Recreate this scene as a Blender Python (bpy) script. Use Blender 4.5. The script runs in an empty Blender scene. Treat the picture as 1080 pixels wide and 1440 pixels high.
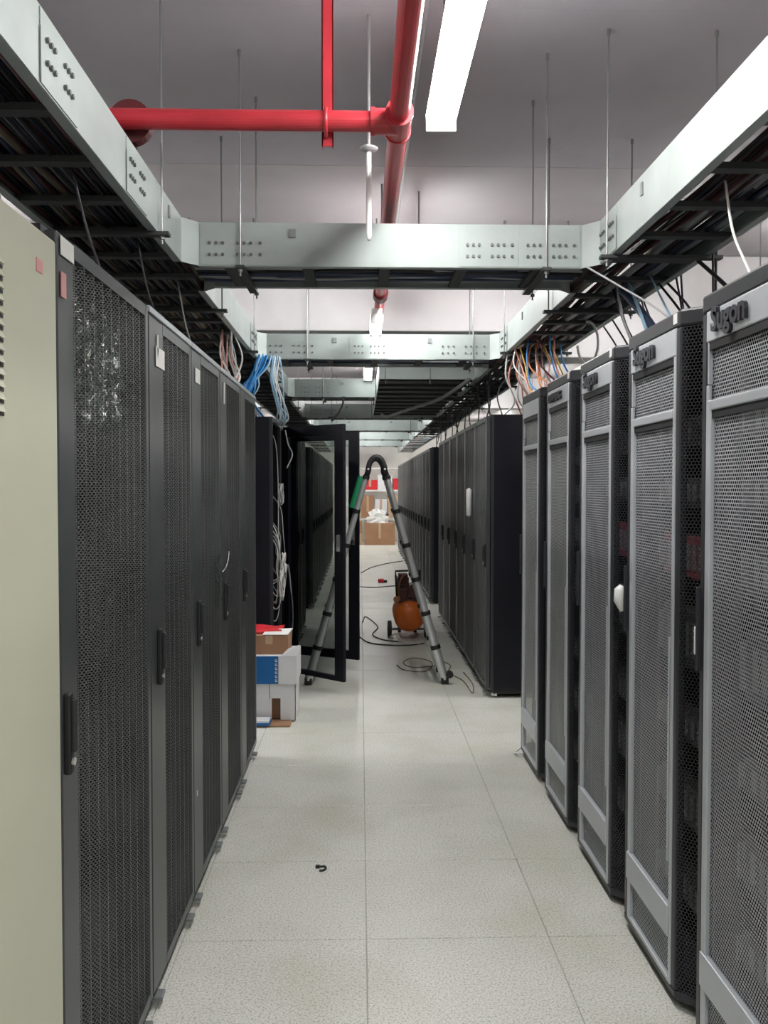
import bpy, math, random
from mathutils import Vector, Matrix
random.seed(11)
scene = bpy.context.scene
COL = scene.collection

# ------------------------------------------------------------------ camera
CAM_H = 1.48
F_PX = 1228.0
cam_d = bpy.data.cameras.new('camera')
cam = bpy.data.objects.new('camera', cam_d)
COL.objects.link(cam)
cam_d.sensor_fit = 'VERTICAL'
cam_d.sensor_height = 36.0
cam_d.sensor_width = 27.0
cam_d.lens = 36.0 * F_PX / 1440.0
cam_d.clip_start = 0.05
cam.location = (0, 0, CAM_H)
cam.rotation_euler = (math.radians(90 - 1.63), 0, math.radians(-1.54))
scene.camera = cam

# ------------------------------------------------------------------ world and exposure
world = bpy.data.worlds.new('room_world')
scene.world = world
world.use_nodes = True
world.node_tree.nodes['Background'].inputs[0].default_value = (0.80, 0.86, 0.9, 1)
world.node_tree.nodes['Background'].inputs[1].default_value = 0.05
vs = scene.view_settings
vs.view_transform = 'Standard'
vs.look = 'None'
vs.gamma = 1.0
vs.use_curve_mapping = False
vs.exposure = 0.28
LAMP = 52.0                                   # radiance of the fluorescent tubes

# ------------------------------------------------------------------ materials
def nm(name):
    m = bpy.data.materials.new(name)
    m.use_nodes = True
    nt = m.node_tree
    return m, nt, nt.nodes['Principled BSDF']

def ramp(nt, stops):
    r = nt.nodes.new('ShaderNodeValToRGB')
    el = r.color_ramp.elements
    el[0].position, el[0].color = stops[0][0], (*stops[0][1], 1)
    el[1].position, el[1].color = stops[-1][0], (*stops[-1][1], 1)
    for p, c in stops[1:-1]:
        e = el.new(p)
        e.color = (*c, 1)
    return r

def mat(name, col, rough=0.5, metal=0.0, var=0.12, scale=6.0, bump=0.0, bscale=120.0, spec=0.5):
    m, nt, b = nm(name)
    tc = nt.nodes.new('ShaderNodeTexCoord')
    n = nt.nodes.new('ShaderNodeTexNoise')
    n.inputs['Scale'].default_value = scale
    n.inputs['Detail'].default_value = 4
    nt.links.new(tc.outputs['Object'], n.inputs['Vector'])
    lo = tuple(c * (1 - var) for c in col)
    hi = tuple(min(1, c * (1 + var)) for c in col)
    r = ramp(nt, [(0.3, lo), (0.7, hi)])
    nt.links.new(n.outputs['Fac'], r.inputs['Fac'])
    nt.links.new(r.outputs['Color'], b.inputs['Base Color'])
    b.inputs['Roughness'].default_value = rough
    b.inputs['Metallic'].default_value = metal
    b.inputs['Specular IOR Level'].default_value = spec
    if bump:
        n2 = nt.nodes.new('ShaderNodeTexNoise')
        n2.inputs['Scale'].default_value = bscale
        nt.links.new(tc.outputs['Object'], n2.inputs['Vector'])
        bp = nt.nodes.new('ShaderNodeBump')
        bp.inputs['Strength'].default_value = bump
        bp.inputs['Distance'].default_value = 0.004
        nt.links.new(n2.outputs['Fac'], bp.inputs['Height'])
        nt.links.new(bp.outputs['Normal'], b.inputs['Normal'])
    return m

def M(nt, op, a, b=None, clamp=False):
    n = nt.nodes.new('ShaderNodeMath')
    n.operation = op
    n.use_clamp = clamp
    for i, v in enumerate((a, b)):
        if v is None:
            continue
        if isinstance(v, (int, float)):
            n.inputs[i].default_value = v
        else:
            nt.links.new(v, n.inputs[i])
    return n.outputs[0]

def perforated(name, col, pitch=0.010, hole=0.37, rough=0.45, metal=0.3, var=0.1, cheek=False):
    """sheet metal punched with staggered round holes (object space, y/z plane)"""
    m = mat(name, col, rough, metal, var)
    nt = m.node_tree
    b = nt.nodes['Principled BSDF']
    tc = nt.nodes.new('ShaderNodeTexCoord')
    sp = nt.nodes.new('ShaderNodeSeparateXYZ')
    nt.links.new(tc.outputs['Object'], sp.inputs[0])
    u = M(nt, 'DIVIDE', M(nt, 'MULTIPLY', sp.outputs['Y'], 1.41 if cheek else 1.0), pitch)
    v = M(nt, 'DIVIDE', sp.outputs['Z'], pitch * 1.732)
    def cell(du, dv):
        a = M(nt, 'SUBTRACT', M(nt, 'FRACT', M(nt, 'ADD', u, du)), 0.5)
        c = M(nt, 'MULTIPLY', M(nt, 'SUBTRACT', M(nt, 'FRACT', M(nt, 'ADD', v, dv)), 0.5), 1.732)
        return M(nt, 'SQRT', M(nt, 'ADD', M(nt, 'MULTIPLY', a, a), M(nt, 'MULTIPLY', c, c)))
    d = M(nt, 'MINIMUM', cell(0.0, 0.0), cell(0.5, 0.5))
    solid = M(nt, 'GREATER_THAN', d, hole)
    tr = nt.nodes.new('ShaderNodeBsdfTransparent')
    mx = nt.nodes.new('ShaderNodeMixShader')
    nt.links.new(solid, mx.inputs[0])
    nt.links.new(tr.outputs[0], mx.inputs[1])
    nt.links.new(b.outputs[0], mx.inputs[2])
    nt.links.new(mx.outputs[0], nt.nodes['Material Output'].inputs['Surface'])
    return m

def glassy(name, tint, gloss=0.08, rough=0.02):
    m, nt, b = nm(name)
    tr = nt.nodes.new('ShaderNodeBsdfTransparent')
    tr.inputs[0].default_value = (*tint, 1)
    gl = nt.nodes.new('ShaderNodeBsdfGlossy')
    gl.inputs['Roughness'].default_value = rough
    lw = nt.nodes.new('ShaderNodeLayerWeight')
    lw.inputs['Blend'].default_value = 0.5
    mx = nt.nodes.new('ShaderNodeMixShader')
    f = M(nt, 'ADD', M(nt, 'MULTIPLY', M(nt, 'POWER', lw.outputs['Facing'], 5.0), 0.6), gloss, True)
    nt.links.new(f, mx.inputs[0])
    nt.links.new(tr.outputs[0], mx.inputs[1])
    nt.links.new(gl.outputs[0], mx.inputs[2])
    nt.links.new(mx.outputs[0], nt.nodes['Material Output'].inputs['Surface'])
    return m

def film_mat():
    m, nt, b = nm('clear_film')
    tc = nt.nodes.new('ShaderNodeTexCoord')
    n = nt.nodes.new('ShaderNodeTexNoise')
    n.inputs['Scale'].default_value = 30
    n.inputs['Detail'].default_value = 6
    nt.links.new(tc.outputs['Object'], n.inputs['Vector'])
    bp = nt.nodes.new('ShaderNodeBump')
    bp.inputs['Strength'].default_value = 0.6
    bp.inputs['Distance'].default_value = 0.02
    nt.links.new(n.outputs['Fac'], bp.inputs['Height'])
    tr = nt.nodes.new('ShaderNodeBsdfTransparent')
    tr.inputs[0].default_value = (0.86, 0.9, 0.88, 1)
    gl = nt.nodes.new('ShaderNodeBsdfGlossy')
    gl.inputs['Roughness'].default_value = 0.12
    nt.links.new(bp.outputs['Normal'], gl.inputs['Normal'])
    mx = nt.nodes.new('ShaderNodeMixShader')
    mx.inputs[0].default_value = 0.10
    nt.links.new(tr.outputs[0], mx.inputs[1])
    nt.links.new(gl.outputs[0], mx.inputs[2])
    nt.links.new(mx.outputs[0], nt.nodes['Material Output'].inputs['Surface'])
    return m

def emit_mat(name, col, s):
    m, nt, b = nm(name)
    b.inputs['Base Color'].default_value = (0.9, 0.9, 0.9, 1)
    b.inputs['Emission Color'].default_value = (*col, 1)
    b.inputs['Emission Strength'].default_value = s
    return m

def tile_mat():
    m, nt, b = nm('speckled_floor_tile')
    tc = nt.nodes.new('ShaderNodeTexCoord')
    geo = nt.nodes.new('ShaderNodeNewGeometry')
    n1 = nt.nodes.new('ShaderNodeTexNoise')
    n1.inputs['Scale'].default_value = 150
    n1.inputs['Detail'].default_value = 3
    n1.inputs['Roughness'].default_value = 0.65
    nt.links.new(geo.outputs['Position'], n1.inputs['Vector'])
    r1 = ramp(nt, [(0.36, (0.42, 0.44, 0.40)), (0.47, (0.71, 0.72, 0.665)), (0.62, (0.83, 0.83, 0.77))])
    nt.links.new(n1.outputs['Fac'], r1.inputs['Fac'])
    n2 = nt.nodes.new('ShaderNodeTexNoise')
    n2.inputs['Scale'].default_value = 2.2
    n2.inputs['Detail'].default_value = 5
    nt.links.new(geo.outputs['Position'], n2.inputs['Vector'])
    r2 = ramp(nt, [(0.3, (0.86, 0.86, 0.80)), (0.55, (1, 1, 1))])
    nt.links.new(n2.outputs['Fac'], r2.inputs['Fac'])
    mx = nt.nodes.new('ShaderNodeMix')
    mx.data_type = 'RGBA'
    mx.blend_type = 'MULTIPLY'
    mx.inputs[0].default_value = 1.0
    nt.links.new(r1.outputs['Color'], mx.inputs[6])
    nt.links.new(r2.outputs['Color'], mx.inputs[7])
    nt.links.new(mx.outputs[2], b.inputs['Base Color'])
    b.inputs['Roughness'].default_value = 0.33
    b.inputs['Specular IOR Level'].default_value = 0.45
    return m

def concrete(name, col):
    m = mat(name, col, 0.85, 0, 0.10, 1.3, 0.25, 22)
    return m

MT = dict(
    tile=tile_mat(),
    grout=mat('grout', (0.46, 0.47, 0.44), 0.8),
    ceil_a=concrete('concrete_a', (0.285, 0.268, 0.295)),
    ceil_b=concrete('concrete_b', (0.315, 0.295, 0.31)),
    beam=concrete('beam_paint', (0.85, 0.84, 0.855)),
    wall=mat('wall_paint', (0.72, 0.71, 0.68), 0.8, 0, 0.05, 2),
    galv=mat('galvanised_steel', (0.365, 0.415, 0.405), 0.45, 0.25, 0.09, 5, 0.05, 60),
    galv_edge=mat('galvanised_edge', (0.22, 0.24, 0.24), 0.5, 0.3),
    bolt=mat('bolt_steel', (0.16, 0.17, 0.17), 0.4, 0.7),
    rod=mat('threaded_rod', (0.20, 0.205, 0.21), 0.4, 0.6),
    rung=mat('dark_rung', (0.045, 0.05, 0.05), 0.6, 0.2),
    red=mat('red_pipe_paint', (0.43, 0.028, 0.040), 0.33, 0.0, 0.15, 7),
    darkred=mat('dark_red', (0.10, 0.012, 0.016), 0.5),
    black=mat('rack_black', (0.008, 0.0085, 0.014), 0.45, 0.0, 0.15, spec=0.25),
    rackgrey=mat('rack_charcoal', (0.034, 0.036, 0.042), 0.40, 0.2, 0.1),
    stile=mat('door_stile_charcoal', (0.062, 0.068, 0.072), 0.36, 0.3, 0.1),
    inner=mat('rack_interior', (0.012, 0.012, 0.014), 0.7),
    silver=mat('silver_paint', (0.53, 0.56, 0.595), 0.40, 0.35, 0.05),
    pmesh_s=perforated('silver_perforated', (0.46, 0.48, 0.51), 0.0105, 0.37, 0.42, 0.35),
    pmesh_s2=perforated('silver_fine_perforated', (0.46, 0.48, 0.48), 0.0075, 0.34, 0.42, 0.35),
    pmesh_k=perforated('black_perforated', (0.036, 0.037, 0.043), 0.0105, 0.40, 0.35, 0.4, cheek=True),
    pmesh_d=perforated('charcoal_perforated', (0.10, 0.105, 0.105), 0.0062, 0.33, 0.38, 0.35),
    pmesh_g=perforated('grey_perforated', (0.16, 0.16, 0.165), 0.007, 0.29, 0.38, 0.35),
    beige=mat('beige_paint', (0.50, 0.51, 0.40), 0.42, 0, 0.03, 3),
    slot=mat('louvre_dark', (0.03, 0.03, 0.028), 0.6),
    chrome=mat('chrome', (0.7, 0.7, 0.7), 0.2, 0.9),
    white=mat('white_plastic', (0.78, 0.79, 0.78), 0.4),
    paper=mat('paper', (0.80, 0.80, 0.78), 0.8),
    pink=mat('pink_tag', (0.62, 0.30, 0.30), 0.7),
    logo=mat('logo_dark', (0.035, 0.036, 0.045), 0.35, 0.3),
    film=film_mat(),
    tint=glassy('smoked_glass', (0.76, 0.78, 0.77), 0.02),
    tube=emit_mat('fluorescent_tube', (1.0, 0.985, 0.96), LAMP),
    tube_dim=emit_mat('dim_fluorescent_tube', (1.0, 0.985, 0.96), LAMP * 0.22),
    lamp_body=mat('lamp_housing', (0.75, 0.75, 0.74), 0.4),
    alu=mat('ladder_aluminium', (0.62, 0.64, 0.645), 0.34, 0.6, 0.08),
    rubber=mat('black_rubber', (0.013, 0.013, 0.014), 0.55),
    green=mat('green_film', (0.02, 0.30, 0.13), 0.4),
    orange=mat('orange_paint', (0.72, 0.16, 0.022), 0.35, 0, 0.1),
    motor=mat('motor_dark_red', (0.10, 0.035, 0.03), 0.5, 0.2, 0.3),
    brass=mat('copper_pipe', (0.45, 0.22, 0.10), 0.4, 0.6),
    card=mat('cardboard', (0.36, 0.20, 0.115), 0.85, 0, 0.10, 4),
    card_l=mat('cardboard_light', (0.52, 0.36, 0.24), 0.85, 0, 0.1, 4),
    card_in=mat('cardboard_inside', (0.16, 0.085, 0.045), 0.9),
    carton=mat('white_carton', (0.74, 0.75, 0.77), 0.6, 0, 0.03),
    blue=mat('blue_print', (0.008, 0.13, 0.38), 0.45, 0, 0.05),
    redpaper=mat('red_paper', (0.62, 0.02, 0.03), 0.55),
    c_black=mat('cable_black', (0.016, 0.016, 0.02), 0.5),
    c_maroon=mat('cable_maroon', (0.085, 0.022, 0.024), 0.5),
    c_grey=mat('cable_grey', (0.36, 0.37, 0.38), 0.5),
    c_white=mat('cable_white', (0.66, 0.66, 0.64), 0.5),
    c_blue=mat('cable_blue', (0.02, 0.22, 0.55), 0.45),
    c_lblue=mat('cable_pale_blue', (0.30, 0.48, 0.62), 0.45),
    c_navy=mat('cable_navy', (0.03, 0.045, 0.09), 0.5),
    c_yellow=mat('cable_yellow', (0.60, 0.40, 0.06), 0.5),
    c_orange=mat('cable_orange', (0.60, 0.18, 0.05), 0.5),
    c_pink=mat('cable_pink', (0.55, 0.25, 0.22), 0.5),
    c_brown=mat('cable_brown', (0.20, 0.17, 0.11), 0.6),
    conduit=mat('grey_conduit', (0.25, 0.25, 0.26), 0.5),
    led=mat('server_face', (0.05, 0.052, 0.058), 0.35, 0.5),
    vent=mat('server_bezel', (0.20, 0.21, 0.22), 0.4, 0.5),
    hubred=mat('server_red', (0.16, 0.02, 0.03), 0.5),
)

# ------------------------------------------------------------------ mesh helpers
class MB:
    def __init__(s):
        s.v, s.f = [], []
    def quadmesh(s, vs_, fs):
        o = len(s.v)
        s.v += [tuple(p) for p in vs_]
        s.f += [tuple(i + o for i in f) for f in fs]
        return s
    def box(s, x0, x1, y0, y1, z0, z1):
        if x0 > x1: x0, x1 = x1, x0
        if y0 > y1: y0, y1 = y1, y0
        if z0 > z1: z0, z1 = z1, z0
        vs_ = [(x0, y0, z0), (x1, y0, z0), (x1, y1, z0), (x0, y1, z0), (x0, y0, z1), (x1, y0, z1), (x1, y1, z1), (x0, y1, z1)]
        return s.quadmesh(vs_, [(0, 3, 2, 1), (4, 5, 6, 7), (0, 1, 5, 4), (1, 2, 6, 5), (2, 3, 7, 6), (3, 0, 4, 7)])
    def prism(s, poly, z0, z1):
        """vertical prism over a counter-clockwise plan polygon"""
        n = len(poly)
        vs_ = [(x, y, z0) for x, y in poly] + [(x, y, z1) for x, y in poly]
        fs = [tuple(range(n))[::-1], tuple(range(n, 2 * n))] + [(i, (i + 1) % n, (i + 1) % n + n, i + n) for i in range(n)]
        return s.quadmesh(vs_, fs)
    def slab(s, p, q, t, z0, z1):
        """vertical plate from plan point p to q with thickness t"""
        d = Vector((q[0] - p[0], q[1] - p[1]))
        n = Vector((-d.y, d.x)).normalized() * (t / 2)
        return s.prism([(p[0] - n.x, p[1] - n.y), (q[0] - n.x, q[1] - n.y), (q[0] + n.x, q[1] + n.y), (p[0] + n.x, p[1] + n.y)], z0, z1)
    def tube(s, pts, r, sides=8, cap=True):
        pts = [Vector(p) for p in pts]
        rr = r if isinstance(r, (list, tuple)) else [r] * len(pts)
        n = len(pts)
        t0 = (pts[1] - pts[0]).normalized()
        up = Vector((0, 0, 1)) if abs(t0.z) < 0.9 else Vector((1, 0, 0))
        a = t0.cross(up).normalized()
        vs_ = []
        for i, p in enumerate(pts):
            t = (pts[min(i + 1, n - 1)] - pts[max(i - 1, 0)])
            if t.length < 1e-9:
                t = t0
            t = t.normalized()
            a = (a - t * a.dot(t))
            if a.length < 1e-6:
                a = t.orthogonal()
            a = a.normalized()
            b = t.cross(a)
            for k in range(sides):
                an = 2 * math.pi * k / sides
                vs_.append(p + (a * math.cos(an) + b * math.sin(an)) * rr[i])
        fs = []
        for i in range(n - 1):
            for k in range(sides):
                k2 = (k + 1) % sides
                fs.append((i * sides + k, i * sides + k2, (i + 1) * sides + k2, (i + 1) * sides + k))
        if cap:
            fs.append(tuple(range(sides))[::-1])
            fs.append(tuple((n - 1) * sides + k for k in range(sides)))
        return s.quadmesh(vs_, fs)
    def cyl(s, p, q, r, sides=16):
        return s.tube([p, q], r, sides)
    def build(s, name, m, parent=None, at=None, bevel=0.0, smooth=False, seg=2):
        """one mesh object; vertices are given in world space and moved into the root's frame"""
        o0 = Vector(at) if at is not None else Vector((0, 0, 0))
        me = bpy.data.meshes.new(name)
        me.from_pydata([tuple(Vector(p) - o0) for p in s.v], [], s.f)
        me.update()
        if smooth:
            me.polygons.foreach_set('use_smooth', [True] * len(me.polygons))
        o = bpy.data.objects.new(name, me)
        COL.objects.link(o)
        me.materials.append(MT[m] if isinstance(m, str) else m)
        if parent is None:
            o.location = o0
        else:
            o.parent = parent
        if bevel:
            md = o.modifiers.new('bevel', 'BEVEL')
            md.width = bevel
            md.segments = seg
            md.limit_method = 'ANGLE'
        return o

def tag(o, label=None, cat=None, group=None, kind=None):
    if label: o['label'] = label
    if cat: o['category'] = cat
    if group: o['group'] = group
    if kind: o['kind'] = kind
    return o

def root(name, loc, label, cat, group=None):
    o = bpy.data.objects.new(name, None)
    COL.objects.link(o)
    o.location = loc
    o.empty_display_size = 0.1
    return tag(o, label, cat, group)

def copy_tree(o, parent=None):
    c = o.copy()
    COL.objects.link(c)
    if parent is not None:
        c.parent = parent
    for ch in [x for x in ALLCH.get(o.name, [])]:
        copy_tree(ch, c)
    return c

ALLCH = {}
def index_children():
    ALLCH.clear()
    for ob in bpy.data.objects:
        if ob.parent:
            ALLCH.setdefault(ob.parent.name, []).append(ob)

def spline(pts, n=8):
    P = [Vector(p) for p in pts]
    P = [P[0] * 2 - P[1]] + P + [P[-1] * 2 - P[-2]]
    out = []
    for i in range(1, len(P) - 2):
        a, b, c, d = P[i - 1], P[i], P[i + 1], P[i + 2]
        for k in range(n):
            t = k / n
            out.append(0.5 * ((2 * b) + (c - a) * t + (2 * a - 5 * b + 4 * c - d) * t * t + (3 * b - a - 3 * c + d) * t ** 3))
    out.append(P[-2])
    return out

def cable(name, pts, r, m, label, cat='cable', group=None, n=8, sides=6):
    sp = spline(pts, n)
    zmin = min(sp, key=lambda p: p.z)
    o = MB().tube(sp, r, sides).build(name, m, at=(zmin.x, zmin.y, zmin.z - r), smooth=True)
    return tag(o, label, cat, group)

ORD = ['first', 'second', 'third', 'fourth', 'fifth', 'sixth', 'seventh', 'eighth', 'ninth', 'tenth', 'eleventh', 'twelfth', 'thirteenth', 'fourteenth', 'fifteenth']

# ------------------------------------------------------------------ the room
ROOM_X0, ROOM_X1, ROOM_Y0, ROOM_Y1, CEIL = -3.1, 3.3, -4.0, 24.2, 3.30
fl = tag(MB().box(ROOM_X0, ROOM_X1, ROOM_Y0, ROOM_Y1, -0.12, -0.004).build('floor', 'grout', at=(0, 10, -0.12)), kind='structure')
fl_at = (0, 10, -0.12)
tile_me = None
TX0, TY0, TS = 0.018 - 1.2, 2.82 - 0.6 * 5, 0.6
# the aisle, tile by tile
g = 0.0016
for i in range(4):
    for j in range(-1, 40):
        x0, y0 = TX0 + i * TS, TY0 + j * TS
        if y0 + TS > ROOM_Y1: continue
        if tile_me is None:
            t = MB().box(-TS / 2 + g, TS / 2 - g, -TS / 2 + g, TS / 2 - g, -0.02, 0.0).build('floor_tile', 'tile', fl, bevel=0.0012, seg=1)
            tile_me = t
        else:
            t = tile_me.copy()
            COL.objects.link(t)
        t.location = (x0 + TS / 2 - fl_at[0], y0 + TS / 2 - fl_at[1], 0 - fl_at[2] + 0.0005 * random.random())
# the flooring under and behind the racks
for a, b in ((ROOM_X0, TX0), (TX0 + 4 * TS, ROOM_X1)):
    MB().box(a, b, ROOM_Y0, ROOM_Y1, -0.02, 0.0).build('side_flooring', 'tile', fl, at=fl_at)

ce_at = (0, 10, CEIL)
ce = tag(MB().box(ROOM_X0, ROOM_X1, ROOM_Y0, ROOM_Y1, CEIL + 0.02, CEIL + 0.15).build('ceiling', 'ceil_a', at=ce_at), kind='structure')
ys = [ROOM_Y0, -1.6, 0.05, 1.7, 3.36, 5.0, 6.75, 8.5, 10.2, 11.9, 13.6, 15.3, 17, 18.7, 20.4, 22.1, ROOM_Y1]
for k in range(len(ys) - 1):
    MB().box(ROOM_X0, ROOM_X1, ys[k] + 0.0012, ys[k + 1] - 0.0012, CEIL - 0.001 * (k % 2), CEIL + 0.03).build('formwork_panel', 'ceil_b' if k >= 5 else 'ceil_a', ce, at=ce_at)
# deep concrete beams crossing the room
MB().box(ROOM_X0, 1.55, 6.86, 7.22, 2.70, CEIL).build('beam', 'beam', ce, at=ce_at, bevel=0.008)
MB().box(1.55, ROOM_X1, 6.86, 7.22, 2.50, CEIL).build('beam', 'beam', ce, at=ce_at, bevel=0.008)
MB().box(ROOM_X0, ROOM_X1, 14.6, 14.95, 2.80, CEIL).build('beam', 'beam', ce, at=ce_at, bevel=0.008)
tag(MB().box(ROOM_X0 - 0.12, ROOM_X0, ROOM_Y0, ROOM_Y1, -0.12, CEIL).build('wall_left', 'wall', at=(ROOM_X0, 10, 0)), kind='structure')
tag(MB().box(ROOM_X1, ROOM_X1 + 0.12, ROOM_Y0, ROOM_Y1, -0.12, CEIL).build('wall_right', 'wall', at=(ROOM_X1, 10, 0)), kind='structure')
tag(MB().box(ROOM_X0, ROOM_X1, ROOM_Y1, ROOM_Y1 + 0.12, -0.12, CEIL).build('wall_back', 'wall', at=(0, ROOM_Y1, 0)), kind='structure')
tag(MB().box(ROOM_X0, ROOM_X1, ROOM_Y0 - 0.12, ROOM_Y0, -0.12, CEIL).build('wall_front', 'wall', at=(0, ROOM_Y0, 0)), kind='structure')

# ------------------------------------------------------------------ fluorescent lamps
def lamp(x, y0, y1, z, label, w=0.10, group='fluorescent lamps', rods=True, tube='tube'):
    at = (x, (y0 + y1) / 2, z - 0.03)
    r = root('fluorescent_lamp', at, label, 'lamp', group)
    b = MB().box(x - w * 0.42, x + w * 0.42, y0 - 0.01, y1 + 0.01, z + 0.028, z + 0.07)
    b.build('housing', 'lamp_body', r, at, bevel=0.006)
    for y in (y0 - 0.012, y1):
        MB().box(x - w * 0.5, x + w * 0.5, y, y + 0.012, z - 0.03, z + 0.03).build('end_cap', 'lamp_body', r, at, bevel=0.004)
    t = MB()
    n = 10
    prof = [(x + w / 2 * math.cos(math.pi * (1 + k / n)), z + 0.028 + 0.055 * math.sin(math.pi * (1 + k / n))) for k in range(n + 1)]
    vs_ = [(a, yy, c) for yy in (y0, y1) for a, c in prof]
    m = n + 1
    t.quadmesh(vs_, [(k, k + 1, m + k + 1, m + k) for k in range(n)] + [tuple(range(m))[::-1], tuple(range(m, 2 * m))])
    t.build('diffuser_tube', tube, r, at)
    if rods:
        for yy in (y0 + 0.12, y1 - 0.12):
            MB().cyl((x, yy, z + 0.068), (x, yy, CEIL), 0.005, 8).build('hanger_rod', 'rod', r, at)
    return r

lamp(0.305, 2.08, 3.32, 2.85, 'long glowing fluorescent lamp at the top, right of the red pipe', 0.115)
lamp(0.36, 5.30, 6.30, 2.95, 'fluorescent lamp hidden above the nearest crossing cable tray', 0.115)
lamp(0.11, 5.85, 6.38, 2.60, 'short glowing lamp below the end of the red pipe', 0.085, tube='tube_dim')
lamp(0.075, 8.05, 8.98, 2.60, 'small glowing lamp under the second crossing cable tray', 0.085, tube='tube_dim')
for k, (x, y) in enumerate(((0.1, 12.4), (0.1, 15.6), (0.1, 18.2), (0.1, 20.8))):
    lamp(x, y, y + 1.2, 2.9, 'glowing lamp far down the aisle above the cable trays, %s beyond the small lamp' % ORD[k], 0.11)
# same lamps behind the camera and over the right-hand aisle; unseen left ones added for ambient light
for y in (-0.45, -2.9):
    lamp(0.305, y, y + 1.2, 2.85, 'fluorescent lamp over the near end of the aisle, behind the viewer', 0.115)
for x, lab in ((2.75, 'fluorescent lamp over the aisle behind the right-hand racks'), (-2.4, 'unseen fluorescent lamp added for ambient light behind the left-hand racks')):
    for y in (1.2, 4.9, 9.0, 12.9, 19.3, 21.8):
        lamp(x, y, y + 1.2, 2.9, lab, 0.11)

# ------------------------------------------------------------------ cable trays
ZB, ZT = 2.41, 2.592
XL, XR, TW = -0.74, 1.005, 0.40
CROSS = [3.72 + 2.665 * k for k in range(7)]
CH = 0.07

def rail_y(mb, x, y0, y1, inward):
    """side rail running along y, flanges turned inwards"""
    mb.box(x - 0.002, x + 0.002, y0, y1, ZB, ZT)
    mb.box(x, x + inward * 0.03, y0, y1, ZB - 0.001, ZB + 0.004)
    mb.box(x, x + inward * 0.018, y0, y1, ZT - 0.003, ZT)
    return mb

def bolts_grid(mb, x, ys_, zs, out, r=0.0075):
    for y in ys_:
        for z in zs:
            mb.tube([(x, y, z), (x + out * 0.008, y, z)], r, 6)

def hanger(r, at, x, y, out=(0, 0), plate=True):
    h = MB().cyl((x, y, ZB - 0.045), (x, y, CEIL), 0.0042, 6).build('hanger_rod', 'rod', r, at)
    MB().cyl((x, y, ZB - 0.028), (x, y, ZB - 0.016), 0.011, 6).build('nut', 'bolt', h, at)
    MB().cyl((x, y, CEIL - 0.025), (x, y, CEIL), 0.008, 8).build('anchor', 'rod', h, at)

def cable_run(name, m, pts_fn, n, r0, r1, label, s0, s1, step, seed):
    """many cables lying loosely along a tray"""
    rnd = random.Random(seed)
    mb = MB()
    for c in range(n):
        ph, am = rnd.random() * 6.28, rnd.uniform(0.005, 0.03)
        off, lay = rnd.random(), rnd.random()
        fr = rnd.uniform(0.8, 2.2)
        off2 = off + rnd.uniform(-0.22, 0.22)
        K = max(2, int((s1 - s0) / step))
        pts = []
        for i in range(K + 1):
            s_ = s0 + (s1 - s0) * i / K
            f = off + (off2 - off) * (0.5 - 0.5 * math.cos(math.pi * 3 * i / K + ph))
            a, z = min(0.97, max(0.03, f + am * 4 * math.sin(fr * s_ + ph))), lay
            pts.append(pts_fn(s_, a, z + 0.12 * math.sin(fr * 1.3 * s_ + ph)))
        mb.tube(pts, rnd.uniform(r0, r1), 5, cap=False)
    lo = pts_fn((s0 + s1) / 2, 0.5, 0)
    return tag(mb.build(name, m, at=(lo[0], lo[1], ZB + 0.006), smooth=True), label, 'cables', kind='stuff')

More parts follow.
